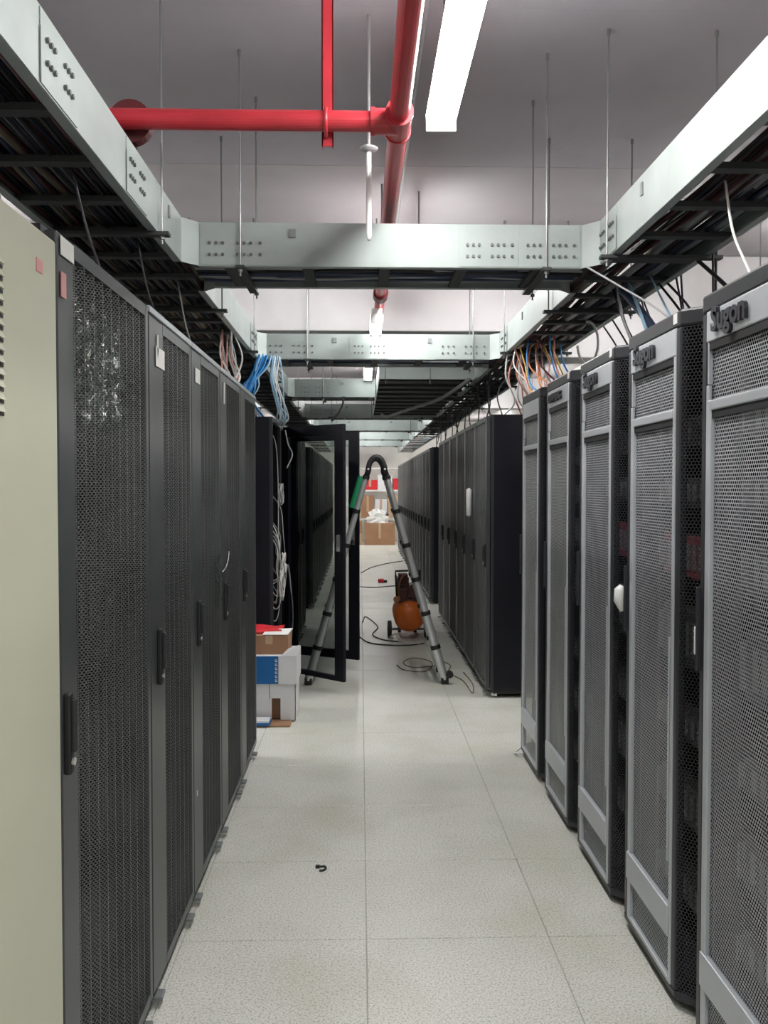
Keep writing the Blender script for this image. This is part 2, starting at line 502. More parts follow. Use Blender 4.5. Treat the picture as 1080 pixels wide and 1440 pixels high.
def main_tray(side):
    xi = XL if side < 0 else XR
    xo = xi + side * TW
    word = 'left' if side < 0 else 'right'
    at = ((xi + xo) / 2, 9.0, ZB)
    r = root('cable_tray', at, 'long galvanised cable tray hung along the aisle above the %s row of racks' % word, 'cable tray', 'long trays along the aisle')
    cuts = [-1.2] + [v for y in CROSS for v in (y - CH, y + 0.41 + CH)] + [23.6]
    for k in range(0, len(cuts), 2):
        rail_y(MB(), xi, cuts[k], cuts[k + 1], side).build('side_rail', 'galv', r, at)
    rail_y(MB(), xo, -1.2, 23.6, -side).build('side_rail', 'galv', r, at)
    y = -0.9
    while y < 23.4:
        MB().box(min(xi, xo) + 0.003, max(xi, xo) - 0.003, y, y + 0.045, ZB + 0.001, ZB + 0.02).build('rung', 'rung', r, at)
        y += 0.345 if y < 12 else 0.69
    # chamfered corner plates where the cross trays join
    for y in CROSS:
        for s_, yy in ((-1, y), (1, y + 0.41)):
            p, q = (xi, yy + s_ * CH), (xi - side * 0.062, yy)
            MB().slab(p, q, 0.004, ZB, ZT).build('corner_plate', 'galv', r, at)
    # bolted splices on the inner face
    sp = (2.19, 2.93, 6.05, 8.0) if side < 0 else (3.55, 6.1, 8.2)
    for y in sp:
        pl = MB().box(xi - side * 0.002, xi - side * 0.005, y - 0.13, y + 0.13, ZB + 0.004, ZT - 0.006).build('splice_plate', 'galv', r, at)
        b = MB()
        for o_ in (-0.095, -0.07, -0.045, 0.03, 0.055, 0.08):
            for z in (ZB + 0.062, ZB + 0.115):
                b.tube([(xi - side * 0.005, y + o_, z), (xi - side * 0.013, y + o_, z)], 0.0068, 6)
        tag(b.build('bolt_rows', 'bolt', pl, at), kind='stuff')
        MB().box(xi - side * 0.0051, xi - side * 0.0065, y - 0.134, y - 0.130, ZB + 0.004, ZT - 0.05).build('seam', 'galv_edge', pl, at)
    hy = (3.23, 4.61, 5.99, 7.7, 10.2, 13, 16) if side < 0 else (3.50, 4.59, 6.0, 8.0, 10.2, 13, 16)
    for y in hy:
        for x in (xi - side * 0.018, xo + side * 0.018):
            hanger(r, at, x, y)
        MB().box(min(xi, xo) - 0.045, max(xi, xo) + 0.045, y - 0.02, y + 0.02, ZB - 0.016, ZB - 0.003).build('support_bar', 'rung', r, at)
    for y in ((4.0 - 0.9, 6.3 - 0.9) if side > 0 else (3.4, 6.2)):
        MB().box(xi - side * 0.002, xi - side * 0.008, y, y + 0.022, ZT - 0.075, ZT - 0.03).build('clip', 'galv_edge', r, at)
    # cables lying in the tray
    def fn(s_, a, l):
        return (min(xi, xo) + 0.015 + a * (TW - 0.03), s_, ZB + 0.028 + 0.075 * l)
    dens = 1.0 if side < 0 else 0.42
    for m, n, nm_, sd in (('c_black', 56, 'black', 1), ('c_maroon', 34, 'dark red', 2), ('c_brown', 10, 'brown', 3), ('c_navy', 20, 'navy blue', 4)):
        cable_run('tray_cables', m, fn, int(n * dens), 0.005, 0.0105, 'loose %s cables lying in the long tray above the %s racks' % (nm_, word), -1.1, 16.0, 0.16, sd + 10 * side)
    cable_run('tray_cables', 'c_brown' if side < 0 else 'c_grey', fn, 7, 0.012, 0.019, 'thick %s feeder cables lying in the long tray above the %s racks' % ('brown' if side < 0 else 'grey', word), -1.1, 16.0, 0.16, 77 + side)
    return r
main_tray(-1)
main_tray(1)

PX0, PY0, PY1 = 0.165, 7.55, 11.62
for k, y0 in enumerate(CROSS):
    xa, xb = XL + 0.062, XR - 0.062
    if k in (2,):
        xb = PX0 - 0.01
    at = ((xa + xb) / 2, y0 + 0.2, ZB)
    lab = 'galvanised cable tray crossing the aisle overhead, %s from the viewer' % ['nearest', 'second nearest', 'third', 'fourth', 'fifth', 'sixth', 'seventh'][k]
    r = root('cross_cable_tray', at, lab, 'cable tray', 'trays crossing the aisle')
    for y, inn in ((y0, 1), (y0 + 0.41, -1)):
        mb = MB().box(xa, xb, y - 0.002, y + 0.002, ZB, ZT)
        mb.box(xa, xb, y, y + inn * 0.03, ZB - 0.001, ZB + 0.004).box(xa, xb, y, y + inn * 0.018, ZT - 0.003, ZT)
        mb.build('side_rail', 'galv', r, at)
    x = xa + 0.10
    while x < xb - 0.06:
        MB().box(x, x + 0.045, y0 + 0.004, y0 + 0.406, ZB + 0.001, ZB + 0.02).build('rung', 'rung', r, at)
        x += 0.33
    if k == 0:
        spl = [(xa + 0.145, 0.14), (xb - 0.40, 0.125), (xb - 0.14, 0.13)]
    elif k == 1:
        spl = [(xa + 0.17, 0.2), (0.06, 0.14), (xb - 0.2, 0.2)]
    else:
        spl = [(xa + 0.2, 0.18)]
    for xc, hw in spl:
        pl = MB().box(xc - hw, xc + hw, y0 - 0.002, y0 - 0.005, ZB + 0.004, ZT - 0.006).build('splice_plate', 'galv', r, at)
        b = MB()
        for o_ in (-0.72, -0.52, -0.32, 0.12, 0.32, 0.52, 0.8):
            for z in (ZB + 0.047, ZB + 0.095):
                b.tube([(xc + o_ * hw, y0 - 0.005, z), (xc + o_ * hw, y0 - 0.012, z)], 0.0068, 6)
        tag(b.build('bolt_rows', 'bolt', pl, at), kind='stuff')
    hx = ((-0.503, y0 - 0.016), (0.787, y0 - 0.016), (-0.487, y0 + 0.426), (0.815, y0 + 0.426)) if k == 0 else ((-0.385, y0 - 0.016), (0.82, y0 - 0.016), (-0.40, y0 + 0.426), (0.85, y0 + 0.426))
    for hx_, hy_ in hx[:4]:
        if hx_ < xb and k < 5:
            hanger(r, at, hx_, hy_)
    for xx in (hx[0][0], hx[1][0]):
        if xx < xb:
            MB().box(xx - 0.018, xx + 0.018, y0 - 0.036, y0 + 0.446, ZB - 0.016, ZB - 0.003).build('support_bar', 'rung', r, at)
    for xx in ((-0.30,) if k == 0 else (-0.2, 0.49)):
        if xx < xb:
            MB().box(xx, xx + 0.028, y0 - 0.002, y0 - 0.012, ZT - 0.062, ZT - 0.028).build('clip', 'galv_edge', r, at)
    def fn2(s_, a, l, y0=y0):
        return (s_, y0 + 0.02 + a * 0.37, ZB + 0.028 + 0.06 * l)
    if k < 5:
        for m, n, nm_, sd in (('c_navy', 26, 'navy blue', 50), ('c_black', 14, 'black', 60), ('c_grey', 4, 'grey', 70)):
            cable_run('tray_cables', m, fn2, n if k < 2 else n // 2, 0.005, 0.008, 'loose %s cables lying in the %s crossing tray' % (nm_, ['nearest', 'second', 'third', 'fourth', 'fifth'][k]), xa - 0.05, xb + 0.05, 0.12, sd + k)

# wide dark tray platform to the right, beyond the second cross tray
at = ((PX0 + 0.98) / 2, (PY0 + PY1) / 2, ZB)
r = root('wide_cable_tray', at, 'wide dark cable tray platform overhead, right of the small second lamp', 'cable tray')
MB().box(PX0, 0.985, PY0 - 0.002, PY0 + 0.002, ZB, ZT).build('side_rail', 'galv', r, at)
MB().box(PX0 - 0.002, PX0 + 0.002, PY0, PY1, ZB, ZT).build('side_rail', 'galv', r, at)
MB().box(PX0, 0.985, PY1, PY1 + 0.004, ZB, ZT).build('side_rail', 'galv', r, at)
MB().box(PX0 + 0.003, 0.985, PY0 + 0.003, PY1 - 0.003, ZB + 0.022, ZB + 0.03).build('base_sheet', 'rung', r, at)
y = PY0 + 0.15
while y < PY1 - 0.1:
    MB().box(PX0 + 0.003, 0.985, y, y + 0.045, ZB, ZB + 0.021).build('rung', 'rung', r, at)
    y += 0.4
for x, y in ((PX0 + 0.05, PY0 - 0.02), (0.6, PY0 - 0.02), (PX0 - 0.02, 9.6), (PX0 - 0.02, 11.4)):
    hanger(r, at, x, y)
cable('flexible_conduit', [(0.93, 7.45, 2.40), (0.84, 7.6, 2.34), (0.70, 7.9, 2.27), (0.45, 8.8, 2.25), (0.30, 9.8, 2.27), (0.26, 10.6, 2.36)], 0.016, 'conduit', 'grey flexible conduit sagging below the wide dark tray', 'conduit')
cable('hanging_cable', [(-0.17, 9.0, 2.41), (-0.19, 8.98, 2.30), (-0.26, 8.95, 2.2), (-0.33, 8.95, 2.19)], 0.011, 'c_black', 'dark cable end hanging below the third crossing tray')

# ------------------------------------------------------------------ red fire pipes
PZ, PX = 2.72, 0.13
PR = 0.034
at = (PX, 4.0, PZ - PR)
r = root('fire_pipe', at, 'long red fire pipe running down the aisle under the ceiling', 'pipe')
MB().cyl((PX, -3.9, PZ), (PX, 6.85, PZ), PR, 24).build('pipe_run', 'red', r, at, smooth=False)
for y in (3.0,):
    c = MB().cyl((PX, y - 0.075, PZ), (PX, y + 0.075, PZ), PR + 0.009, 24)
    c.cyl((PX - 0.085, y, PZ), (PX, y, PZ), PR + 0.009, 24)
    c.build('tee_fitting', 'red', r, at)
    c = MB()
    for p, q in (((PX, y - 0.085, PZ), (PX, y - 0.07, PZ)), ((PX, y + 0.07, PZ), (PX, y + 0.085, PZ)), ((PX - 0.095, y, PZ), (PX - 0.08, y, PZ))):
        c.cyl(p, q, PR + 0.013, 24)
    c.build('tee_collar', 'red', r, at)
MB().cyl((PX, 5.6, PZ), (PX, 5.72, PZ), PR + 0.014, 20).build('coupling', 'darkred', r, at)
for y in (1.2, 5.3):
    MB().cyl((PX, y, PZ + PR), (PX, y, CEIL), 0.006, 8).build('hanger_rod', 'rod', r, at)
    MB().cyl((PX, y - 0.012, PZ), (PX, y + 0.012, PZ), PR + 0.004, 24).build('hanger_ring', 'darkred', r, at)
at = (-1.2, 3.0, PZ - PR)
r = root('branch_fire_pipe', at, 'red branch pipe crossing above the left cable tray to the tee', 'pipe')
MB().cyl((-2.9, 3.0, PZ), (PX - 0.09, 3.0, PZ), PR, 24).build('pipe_run', 'red', r, at)
MB().tube([(-0.79, 3.045, PZ + 0.015), (-0.79, 3.05, PZ + 0.015), (-0.79, 3.09, PZ + 0.015), (-0.79, 3.10, PZ + 0.015)], [0.045, 0.074, 0.076, 0.05], 24).build('flange', 'darkred', r, at)
hx = -0.112
h = MB().box(hx - 0.02, hx + 0.02, 3.036, 3.041, PZ - 0.07, CEIL).box(hx - 0.02, hx - 0.016, 3.036, 3.062, PZ - 0.07, CEIL).box(hx + 0.016, hx + 0.02, 3.036, 3.062, PZ - 0.07, CEIL)
h = h.build('hanger_channel', 'red', r, at)
st = []
for k in range(13):
    a = math.pi * (0.0 + k / 12)
    st.append((hx - 0.004, 3.0 - (PR + 0.006) * math.sin(a), PZ + (PR + 0.006) * math.cos(a)))
st = [(hx - 0.004, 3.038, PZ + PR + 0.006)] + st + [(hx - 0.004, 3.038, PZ - PR - 0.006)]
MB().tube(st, 0.006, 8).build('pipe_strap', 'red', h, at, smooth=True)
# thin white drop and thin ceiling conduit
at = (0.033, 3.42, 2.435)
r = root('sprinkler_drop', at, 'slim white vertical drop pipe hanging in front of the nearest crossing tray', 'pipe')
MB().cyl((0.033, 3.42, 2.80), (0.033, 3.42, CEIL), 0.006, 8).build('drop_rod', 'conduit', r, at)
MB().tube([(0.033, 3.42, 2.437), (0.033, 3.42, 2.445), (0.033, 3.42, 2.46), (0.033, 3.42, 2.80)], [0.004, 0.009, 0.0115, 0.0095], 12).build('drop_tube', 'white', r, at, smooth=True)
MB().tube([(0.033, 3.42, 2.775), (0.033, 3.42, 2.785), (0.033, 3.42, 2.792), (0.033, 3.42, 2.80)], [0.012, 0.034, 0.036, 0.02], 16).build('rosette', 'conduit', r, at, smooth=True)
tag(MB().cyl((0.245, -1, CEIL - 0.016), (0.245, 6.85, CEIL - 0.016), 0.012, 10).build('ceiling_conduit', 'conduit', at=(0.245, 3, CEIL - 0.028)), 'thin grey conduit fixed along the ceiling beside the long lamp', 'conduit')

# ------------------------------------------------------------------ right racks: silver perforated doors
RX = 0.888
RH = 1.975
def text_mesh(txt, size, ext, mname):
    cu = bpy.data.curves.new('txt', 'FONT')
    cu.body = txt
    cu.size = size
    cu.extrude = ext
    cu.offset = size * 0.03
    cu.space_character = 0.98
    cu.resolution_u = 3
    to = bpy.data.objects.new('txt', cu)
    COL.objects.link(to)
    bpy.context.view_layer.update()
    dg = bpy.context.evaluated_depsgraph_get()
    me = bpy.data.meshes.new_from_object(to.evaluated_get(dg))
    bpy.data.objects.remove(to)
    me.materials.clear()
    me.materials.append(MT[mname])
    return me

def shell(mb, x0, x1, y0, y1, z0, z1, t=0.012):
    mb.box(x0, x1, y0, y0 + t, z0, z1).box(x0, x1, y1 - t, y1, z0, z1)
    mb.box(x0, x1, y0, y1, z1 - t, z1).box(x0, x1, y0, y1, z0, z0 + t)
    mb.box(x1 - t if abs(x1) > abs(x0) else x0, x1 if abs(x1) > abs(x0) else x0 + t, y0, y1, z0, z1)
    return mb

def silver_rack(yc, label, logo=None, fine=False):
    at = (RX, yc, 0)
    r = root('server_rack', at, label, 'server rack', 'silver-door racks on the right')
    def B(mb, n, m, parent=r, **k):
        return mb.build(n, m, parent, **k)
    hw, cw, cd = 0.235, 0.306, 0.075
    B(shell(MB(), 0.085, 1.06, -cw, cw, 0.045, RH - 0.01), 'body', 'rackgrey')
    plan = [(0, -hw), (0, hw), (0.012, hw + 0.012), (cd, cw), (0.10, cw), (0.10, -cw), (cd, -cw), (0.012, -hw - 0.012)]
    plan = plan[::-1]
    B(MB().prism(plan, RH - 0.050, RH), 'door_header', 'rackgrey', bevel=0.008)
    B(MB().prism(plan, 0.028, 0.052), 'door_sill', 'rackgrey', bevel=0.004)
    for s_ in (-1, 1):
        B(MB().box(0.0, 0.025, s_ * (hw - 0.03), s_ * hw, 0.052, RH - 0.050), 'door_post', 'rackgrey', bevel=0.005)
        B(MB().box(cd - 0.002, 0.10, s_ * (cw - 0.014), s_ * cw, 0.052, RH - 0.050), 'door_post', 'rackgrey', bevel=0.003)
        # perforated cheeks turned back from the front
        B(MB().quadmesh([(0.004, s_ * hw, 0.052), (cd, s_ * cw, 0.052), (cd, s_ * cw, RH - 0.050), (0.004, s_ * hw, RH - 0.050)], [(0, 1, 2, 3)]), 'side_mesh', 'pmesh_k')
    B(MB().box(-0.002, 0.012, -0.205, 0.204, 1.849, 1.927), 'name_plate', 'silver', bevel=0.003)
    np_ = [o for o in bpy.data.objects if o.parent == r and o.name.startswith('name_plate')][0]
    pm = 'pmesh_s2' if fine else 'pmesh_s'
    B(MB().quadmesh([(0.012, -0.205, 1.69), (0.012, 0.205, 1.69), (0.012, 0.205, 1.832), (0.012, -0.205, 1.832)], [(0, 1, 2, 3)]), 'upper_mesh', pm)
    B(MB().quadmesh([(0.008, -0.205, 0.06), (0.008, 0.205, 0.06), (0.008, 0.205, 1.69), (0.008, -0.205, 1.69)], [(0, 1, 2, 3)]), 'lower_mesh', pm)
    B(MB().box(-0.002, 0.012, -0.206, -0.190, 1.70, 1.848), 'upper_trim', 'silver', bevel=0.002)
    B(MB().box(-0.001, 0.012, 0.190, 0.196, 1.742, 1.848), 'upper_trim', 'silver', bevel=0.002)
    B(MB().box(0.001, 0.011, -0.190, 0.190, 1.828, 1.849), 'recess_shade_strip', 'inner')  # near-black strip standing in for the shade below the name plate
    B(MB().box(0.0, 0.007, -0.190, 0.168, 1.655, 1.675), 'recess_shade_strip', 'inner')  # the same painted shade below the crossbar
    f = MB()
    f.box(-0.004, 0.010, 0.168, 0.190, 0.052, 1.700)
    f.box(-0.001, 0.010, 0.190, 0.204, 0.052, 1.740)
    f.box(-0.004, 0.010, -0.206, -0.190, 0.052, 1.700)
    f.box(-0.004, 0.010, -0.190, 0.168, 1.674, 1.700)
    f.box(-0.004, 0.010, -0.190, 0.168, 0.052, 0.066)
    B(f, 'door_frame', 'silver', bevel=0.003)
    B(MB().box(-0.008, 0.010, -0.190, 0.196, 0.185, 0.275), 'lower_band', 'silver', bevel=0.004)
    B(MB().box(-0.004, 0.008, -0.180, -0.170, 0.40, 1.05), 'edge_strip', 'silver', bevel=0.002)
    hd = B(MB().box(-0.012, 0.006, 0.224, 0.234, 1.00, 1.22), 'handle', 'rackgrey', bevel=0.003)
    for y in (-0.2, 0.2):
        B(MB().cyl((0.16, y, 0.0), (0.16, y, 0.05), 0.022, 12), 'foot', 'rubber')
    B(MB().box(0.11, 1.05, -cw + 0.02, cw - 0.02, 0.012, 0.046), 'plinth', 'rubber')
    # mounting posts inside
    for s_ in (-1, 1):
        B(MB().box(0.12, 0.15, s_ * 0.245, s_ * 0.285, 0.06, RH - 0.03), 'mounting_post', 'black')
    if logo:
        txt, size, col, y_off, z_off = logo
        me = text_mesh(txt, size, 0.005, col)
        lo = bpy.data.objects.new('logo', me)
        COL.objects.link(lo)
        me.transform(Matrix(((0, 0, -1, -0.0065), (-1, 0, 0, y_off), (0, 1, 0, z_off), (0, 0, 0, 1))))
        lo.parent = np_
        tag(lo, 'raised dark letters' if col == 'logo' else 'white badge lettering')
    return r

R_FAR = [2.258, 2.884, 3.52, 4.155, 4.785]
RL = ['nearest silver mesh-door rack, cut by the right edge of the photo, with dark raised lettering',
      'second silver mesh-door rack from the right edge, dark raised lettering, white square sticker on top',
      'third silver mesh-door rack from the right edge, between two other silver racks',
      'fourth silver mesh-door rack from the right edge, with a pale lettered badge',
      'fifth and farthest silver mesh-door rack, plain name plate, beside the gap before the black racks']
rr = []
for k, (yf, lab) in enumerate(zip(R_FAR, RL)):
    lg = ('Sugon', 0.082, 'logo', 0.156, 1.870) if k < 3 else (('DAWNING', 0.05, 'logo', 0.155, 1.872) if k == 3 else None)
    rr.append(silver_rack(yf - 0.235, lab, lg, fine=k >= 3))
def part(mb, name, m, r, **k):
    """an extra part of one thing, given in world space"""
    return mb.build(name, m, r, at=tuple(r.location), **k)
for k, z in ((1, RH - 0.034), (2, RH - 0.032), (3, RH - 0.03)):
    y = R_FAR[k] - 0.235 - 0.198
    tag(part(MB().box(RX - 0.002, RX + 0.001, y - 0.014, y + 0.014, z - 0.002, z + 0.027), 'sticker', 'white', rr[k]), 'small white square sticker')
y = R_FAR[1]
tag(part(MB().tube([(RX - 0.012, y + 0.008, 1.15), (RX - 0.02, y + 0.01, 1.135), (RX - 0.022, y + 0.012, 1.10), (RX - 0.012, y + 0.008, 1.065)], [0.010, 0.019, 0.018, 0.008], 10), 'handle_wrap', 'white', rr[1], smooth=True), 'white foam wrap on the handle')
y = R_FAR[0]
tag(part(MB().box(RX - 0.013, RX - 0.001, y - 0.006, y + 0.006, 1.04, 1.115), 'handle_tag', 'white', rr[0], bevel=0.003), 'narrow white strip')
part(MB().tube(spline([(RX + 0.01, R_FAR[4] + 0.03, 0.03), (RX - 0.03, R_FAR[4] + 0.0, 0.012), (RX - 0.03, R_FAR[4] - 0.05, 0.02), (RX + 0.02, R_FAR[4] - 0.07, 0.03)]), 0.006, 6), 'film_scrap', 'white', rr[4], smooth=True)

# equipment inside the silver racks, seen through the perforated cheeks
def server(x, yc, z, h, w, depth, label, group, face='led', red=False):
    at = (x, yc, z)
    r = root('rack_server', at, label, 'server', group)
    MB().box(0.012, depth, -w / 2, w / 2, 0, h).build('chassis', 'inner', r, bevel=0.003)
    fr = MB().box(0, 0.014, -w / 2, w / 2, 0, h).build('front_bezel', 'hubred' if red else face, r, bevel=0.003)
    b = MB()
    for k in range(8):
        yy = -w / 2 + 0.03 + k * (w - 0.06) / 8
        b.box(-0.004, 0.002, yy, yy + 0.03, h * 0.2, h * 0.8)
    tag(b.build('drive_bays', 'vent', fr), kind='stuff')
    for s_ in (-1, 1):
        MB().box(-0.016, 0.01, s_ * (w / 2 - 0.012), s_ * (w / 2 - 0.004), h * 0.15, h * 0.85).build('pull_handle', 'vent', fr)
    return r
zz = [(0.20, 0.09), (0.42, 0.13), (0.68, 0.09), (0.93, 0.18), (1.20, 0.13), (1.42, 0.09), (1.60, 0.09)]
for k in range(4):
    word = ['nearest', 'second', 'third', 'fourth'][k]
    rnd = random.Random(k)
    for q, (z, h) in enumerate(zz):
        z2 = z + rnd.uniform(-0.02, 0.02)
        server(RX + 0.125, R_FAR[k] - 0.235, z2, h, 0.48, 0.7, 'dark server inside the %s silver-door rack, %s up from the floor' % (word, ORD[q]), 'servers inside the silver-door racks', red=(q == 4 and k in (1, 2)))

# ------------------------------------------------------------------ charcoal racks with pleated perforated doors
def pleated_rack(name, w, H, side, hy=0.42, m_mesh='pmesh_d', stile_m='stile', near=0.10, pleats=9, glass=False, door=True, depth=1.0):
    """front plane at local x=0, body away from the aisle (x*side), y to the far end, near edge at y=0"""
    r = bpy.data.objects.new(name, None)
    COL.objects.link(r)
    s = side
    def B(mb, n, m, parent=r, **k):
        return mb.build(n, m, parent, **k)
    B(shell(MB(), s * 0.05, s * depth, 0.003, w - 0.003, 0.05, H), 'body', 'black')
    B(MB().box(s * 0.06, s * (depth - 0.02), 0.02, w - 0.02, 0.025, 0.05), 'plinth', 'rubber')
    for yy in (0.075, w - 0.075):
        ft = B(MB().cyl((s * 0.09, yy, 0.0), (s * 0.09, yy, 0.03), 0.02, 10), 'foot', 'rubber')
        B(MB().box(s * -0.012, s * 0.09, yy - 0.022, yy + 0.022, 0.022, 0.034), 'foot_bracket', 'galv_edge', ft, bevel=0.003)
    for yy in (0.035, w - 0.065):
        B(MB().box(s * 0.10, s * 0.13, yy, yy + 0.03, 0.06, H - 0.02), 'mounting_post', 'inner')
    # front frame of the carcass
    B(MB().box(s * 0.03, s * 0.052, 0.003, 0.03, 0.05, H).box(s * 0.03, s * 0.052, w - 0.03, w - 0.003, 0.05, H).box(s * 0.03, s * 0.052, 0.03, w - 0.03, H - 0.035, H).box(s * 0.03, s * 0.052, 0.03, w - 0.03, 0.05, 0.08), 'carcass_frame', 'rackgrey')
    if door:
        z0, z1 = 0.065, H - 0.012
        B(MB().box(0, s * 0.026, 0.004, near, z0, z1), 'lock_stile', stile_m, bevel=0.004)
        B(MB().box(0, s * 0.026, w - 0.035, w - 0.004, z0, z1), 'hinge_stile', stile_m, bevel=0.004)
        B(MB().box(0, s * 0.024, near, w - 0.035, z1 - 0.03, z1), 'top_rail', stile_m)
        B(MB().box(0, s * 0.024, near, w - 0.035, z0, z0 + 0.03), 'bottom_rail', stile_m)
        ya, yb = near, w - 0.035
        vs_, fs = [], []
        n = pleats * 4
        for i in range(n + 1):
            t = i / n
            ph = (i % 4)
            xx = s * (0.001 if ph in (0, 1) else 0.028)
            yy = ya + (yb - ya) * (t + (0.3 / n if ph in (0, 2) else -0.3 / n) * (0 if i in (0, n) else 1))
            vs_ += [(xx, yy, z0 + 0.03), (xx, yy, z1 - 0.03)]
        for i in range(n):
            fs.append((2 * i, 2 * i + 2, 2 * i + 3, 2 * i + 1))
        B(MB().quadmesh(vs_, fs), 'pleated_mesh', m_mesh)
        h = B(MB().box(s * -0.014, s * 0.002, near * hy, near * hy + 0.022, 0.92, 1.08), 'handle', 'rubber', bevel=0.005)
        B(MB().box(s * -0.024, s * -0.012, near * hy + 0.003, near * hy + 0.019, 0.965, 1.07), 'lever', 'rackgrey', h, bevel=0.004)
        B(MB().cyl((s * -0.018, near * hy + 0.011, 0.945), (s * 0.0, near * hy + 0.011, 0.945), 0.008, 12), 'lock', 'chrome', h)
    return r

LX = -0.575
LH = 1.965
def put(r, x, y, label, group):
    r.location = (x, y, 0)
    tag(r, label, 'server rack', group)
    return r
GL = 'charcoal pleated-door racks on the left'
l1 = put(pleated_rack('network_rack', 0.72, LH + 0.015, -1, hy=0.14, near=0.10, pleats=9), LX, 1.68, 'nearest charcoal rack on the left with plastic film on its pleated mesh door', GL)
proto_l = pleated_rack('network_rack', 0.60, LH, -1, near=0.17, pleats=6)
index_children()
lr = [l1, put(proto_l, LX, 2.40, 'second charcoal rack on the left, white paper label high on its stile', GL)]
for k, lab in ((2, 'third charcoal rack on the left, smaller paper label near its top'), (3, 'fourth charcoal rack on the left, between the labelled rack and the row end'), (4, 'fifth charcoal rack on the left, last before the stacked boxes')):
    lr.append(put(copy_tree(proto_l), LX, 3.0 + (k - 2) * 0.605, lab, GL))
# black filler behind the beige cabinet and light trims along the tops
for k in range(1, 5):
    y0 = lr[k].location.y
    part(MB().box(LX - 0.06, LX + 0.003, y0 + 0.005, y0 + 0.595, LH - 0.008, LH + 0.010), 'top_trim', 'silver', lr[k], bevel=0.002)
# paper labels
def paper_tag(r, y, z, w, h, label='white paper label', m='paper', x=LX + 0.002, name='paper_label'):
    return tag(part(MB().box(x, x + 0.0015, y - w / 2, y + w / 2, z, z + h), name, m, r), label)
paper_tag(l1, 1.735, 1.925, 0.075, 0.036)
paper_tag(l1, 1.712, 1.845, 0.028, 0.048, 'small pink label', 'pink')
paper_tag(lr[1], 2.525, 1.82, 0.105, 0.055)
paper_tag(lr[1], 2.495, 1.85, 0.012, 0.06)
paper_tag(lr[2], 3.10, 1.845, 0.085, 0.05)
paper_tag(lr[3], 3.70, 1.83, 0.03, 0.09)
paper_tag(lr[2], 3.045, 0.40, 0.012, 0.018)

# clear plastic film bunched on the nearest rack's door
def film(y0, y1, z0, z1, x, amp, seed, nu=26, nv=26):
    rnd = random.Random(seed)
    vs_, fs = [], []
    for i in range(nu + 1):
        for j in range(nv + 1):
            e = min(i, nu - i, j, nv - j)
            vs_.append((x + abs(rnd.gauss(0, amp)) * (1 if e > 0 else 0.3), y0 + (y1 - y0) * (i + rnd.uniform(-.3, .3)) / nu, z0 + (z1 - z0) * (j + rnd.uniform(-.3, .3)) / nv + 0.02 * math.sin(i * 0.9)))
    for i in range(nu):
        for j in range(nv):
            a = i * (nv + 1) + j
            fs.append((a, a + nv + 1, a + nv + 2, a + 1))
    return MB().quadmesh(vs_, fs)
tag(part(film(1.77, 2.12, 1.62, 1.85, LX + 0.003, 0.006, 3), 'plastic_film', 'film', l1), 'crumpled clear plastic film')
tag(part(film(3.42, 3.58, 1.0, 1.22, LX + 0.003, 0.006, 4, 12, 14), 'plastic_film', 'film', lr[2]), 'scrap of clear plastic film')
part(MB().tube(spline([(LX + 0.004, 3.62, 1.13), (LX + 0.012, 3.66, 1.145), (LX + 0.010, 3.74, 1.175), (LX + 0.004, 3.80, 1.2)]), 0.0025, 5), 'tape_strip', 'c_grey', lr[3], smooth=True)

# beige cabinet at the left edge
at = (LX, 1.29, 0)
r = root('beige_cabinet', at, 'tall beige metal cabinet cut by the left edge of the photo', 'cabinet')
MB().box(LX - 0.95, LX - 0.022, 0.93, 1.672, 0.03, 1.945).build('body', 'beige', r, at, bevel=0.004)
MB().box(LX - 0.021, LX + 0.004, 0.935, 1.668, 0.05, 1.94).build('door', 'beige', r, at, bevel=0.005)
d_ = [o for o in bpy.data.objects if o.parent == r and o.name.startswith('door')][0]
for k in range(13):
    z = 1.60 + k * 0.0195
    lv = MB()
    y0, y1 = 1.03, 1.416
    x = LX + 0.004
    lv.quadmesh([(x, y0, z), (x, y1, z), (x + 0.008, y1 - 0.006, z - 0.001), (x + 0.008, y0 + 0.006, z - 0.001), (x, y0, z + 0.011), (x, y1, z + 0.011)],
                [(0, 1, 2, 3), (3, 2, 5, 4), (1, 5, 2), (0, 3, 4)])
    lv.build('louvre', 'beige', d_, at)
    MB().box(x - 0.001, x + 0.002, y0, y1, z - 0.0065, z - 0.001).build('louvre_slot', 'slot', d_, at)
tag(MB().box(LX + 0.004, LX + 0.0055, 1.565, 1.595, 1.862, 1.885).build('pink_label', 'pink', d_, at), 'small pink label')
MB().box(LX - 0.9, LX - 0.05, 0.96, 1.65, 0.0, 0.03).build('plinth', 'rubber', r, at)

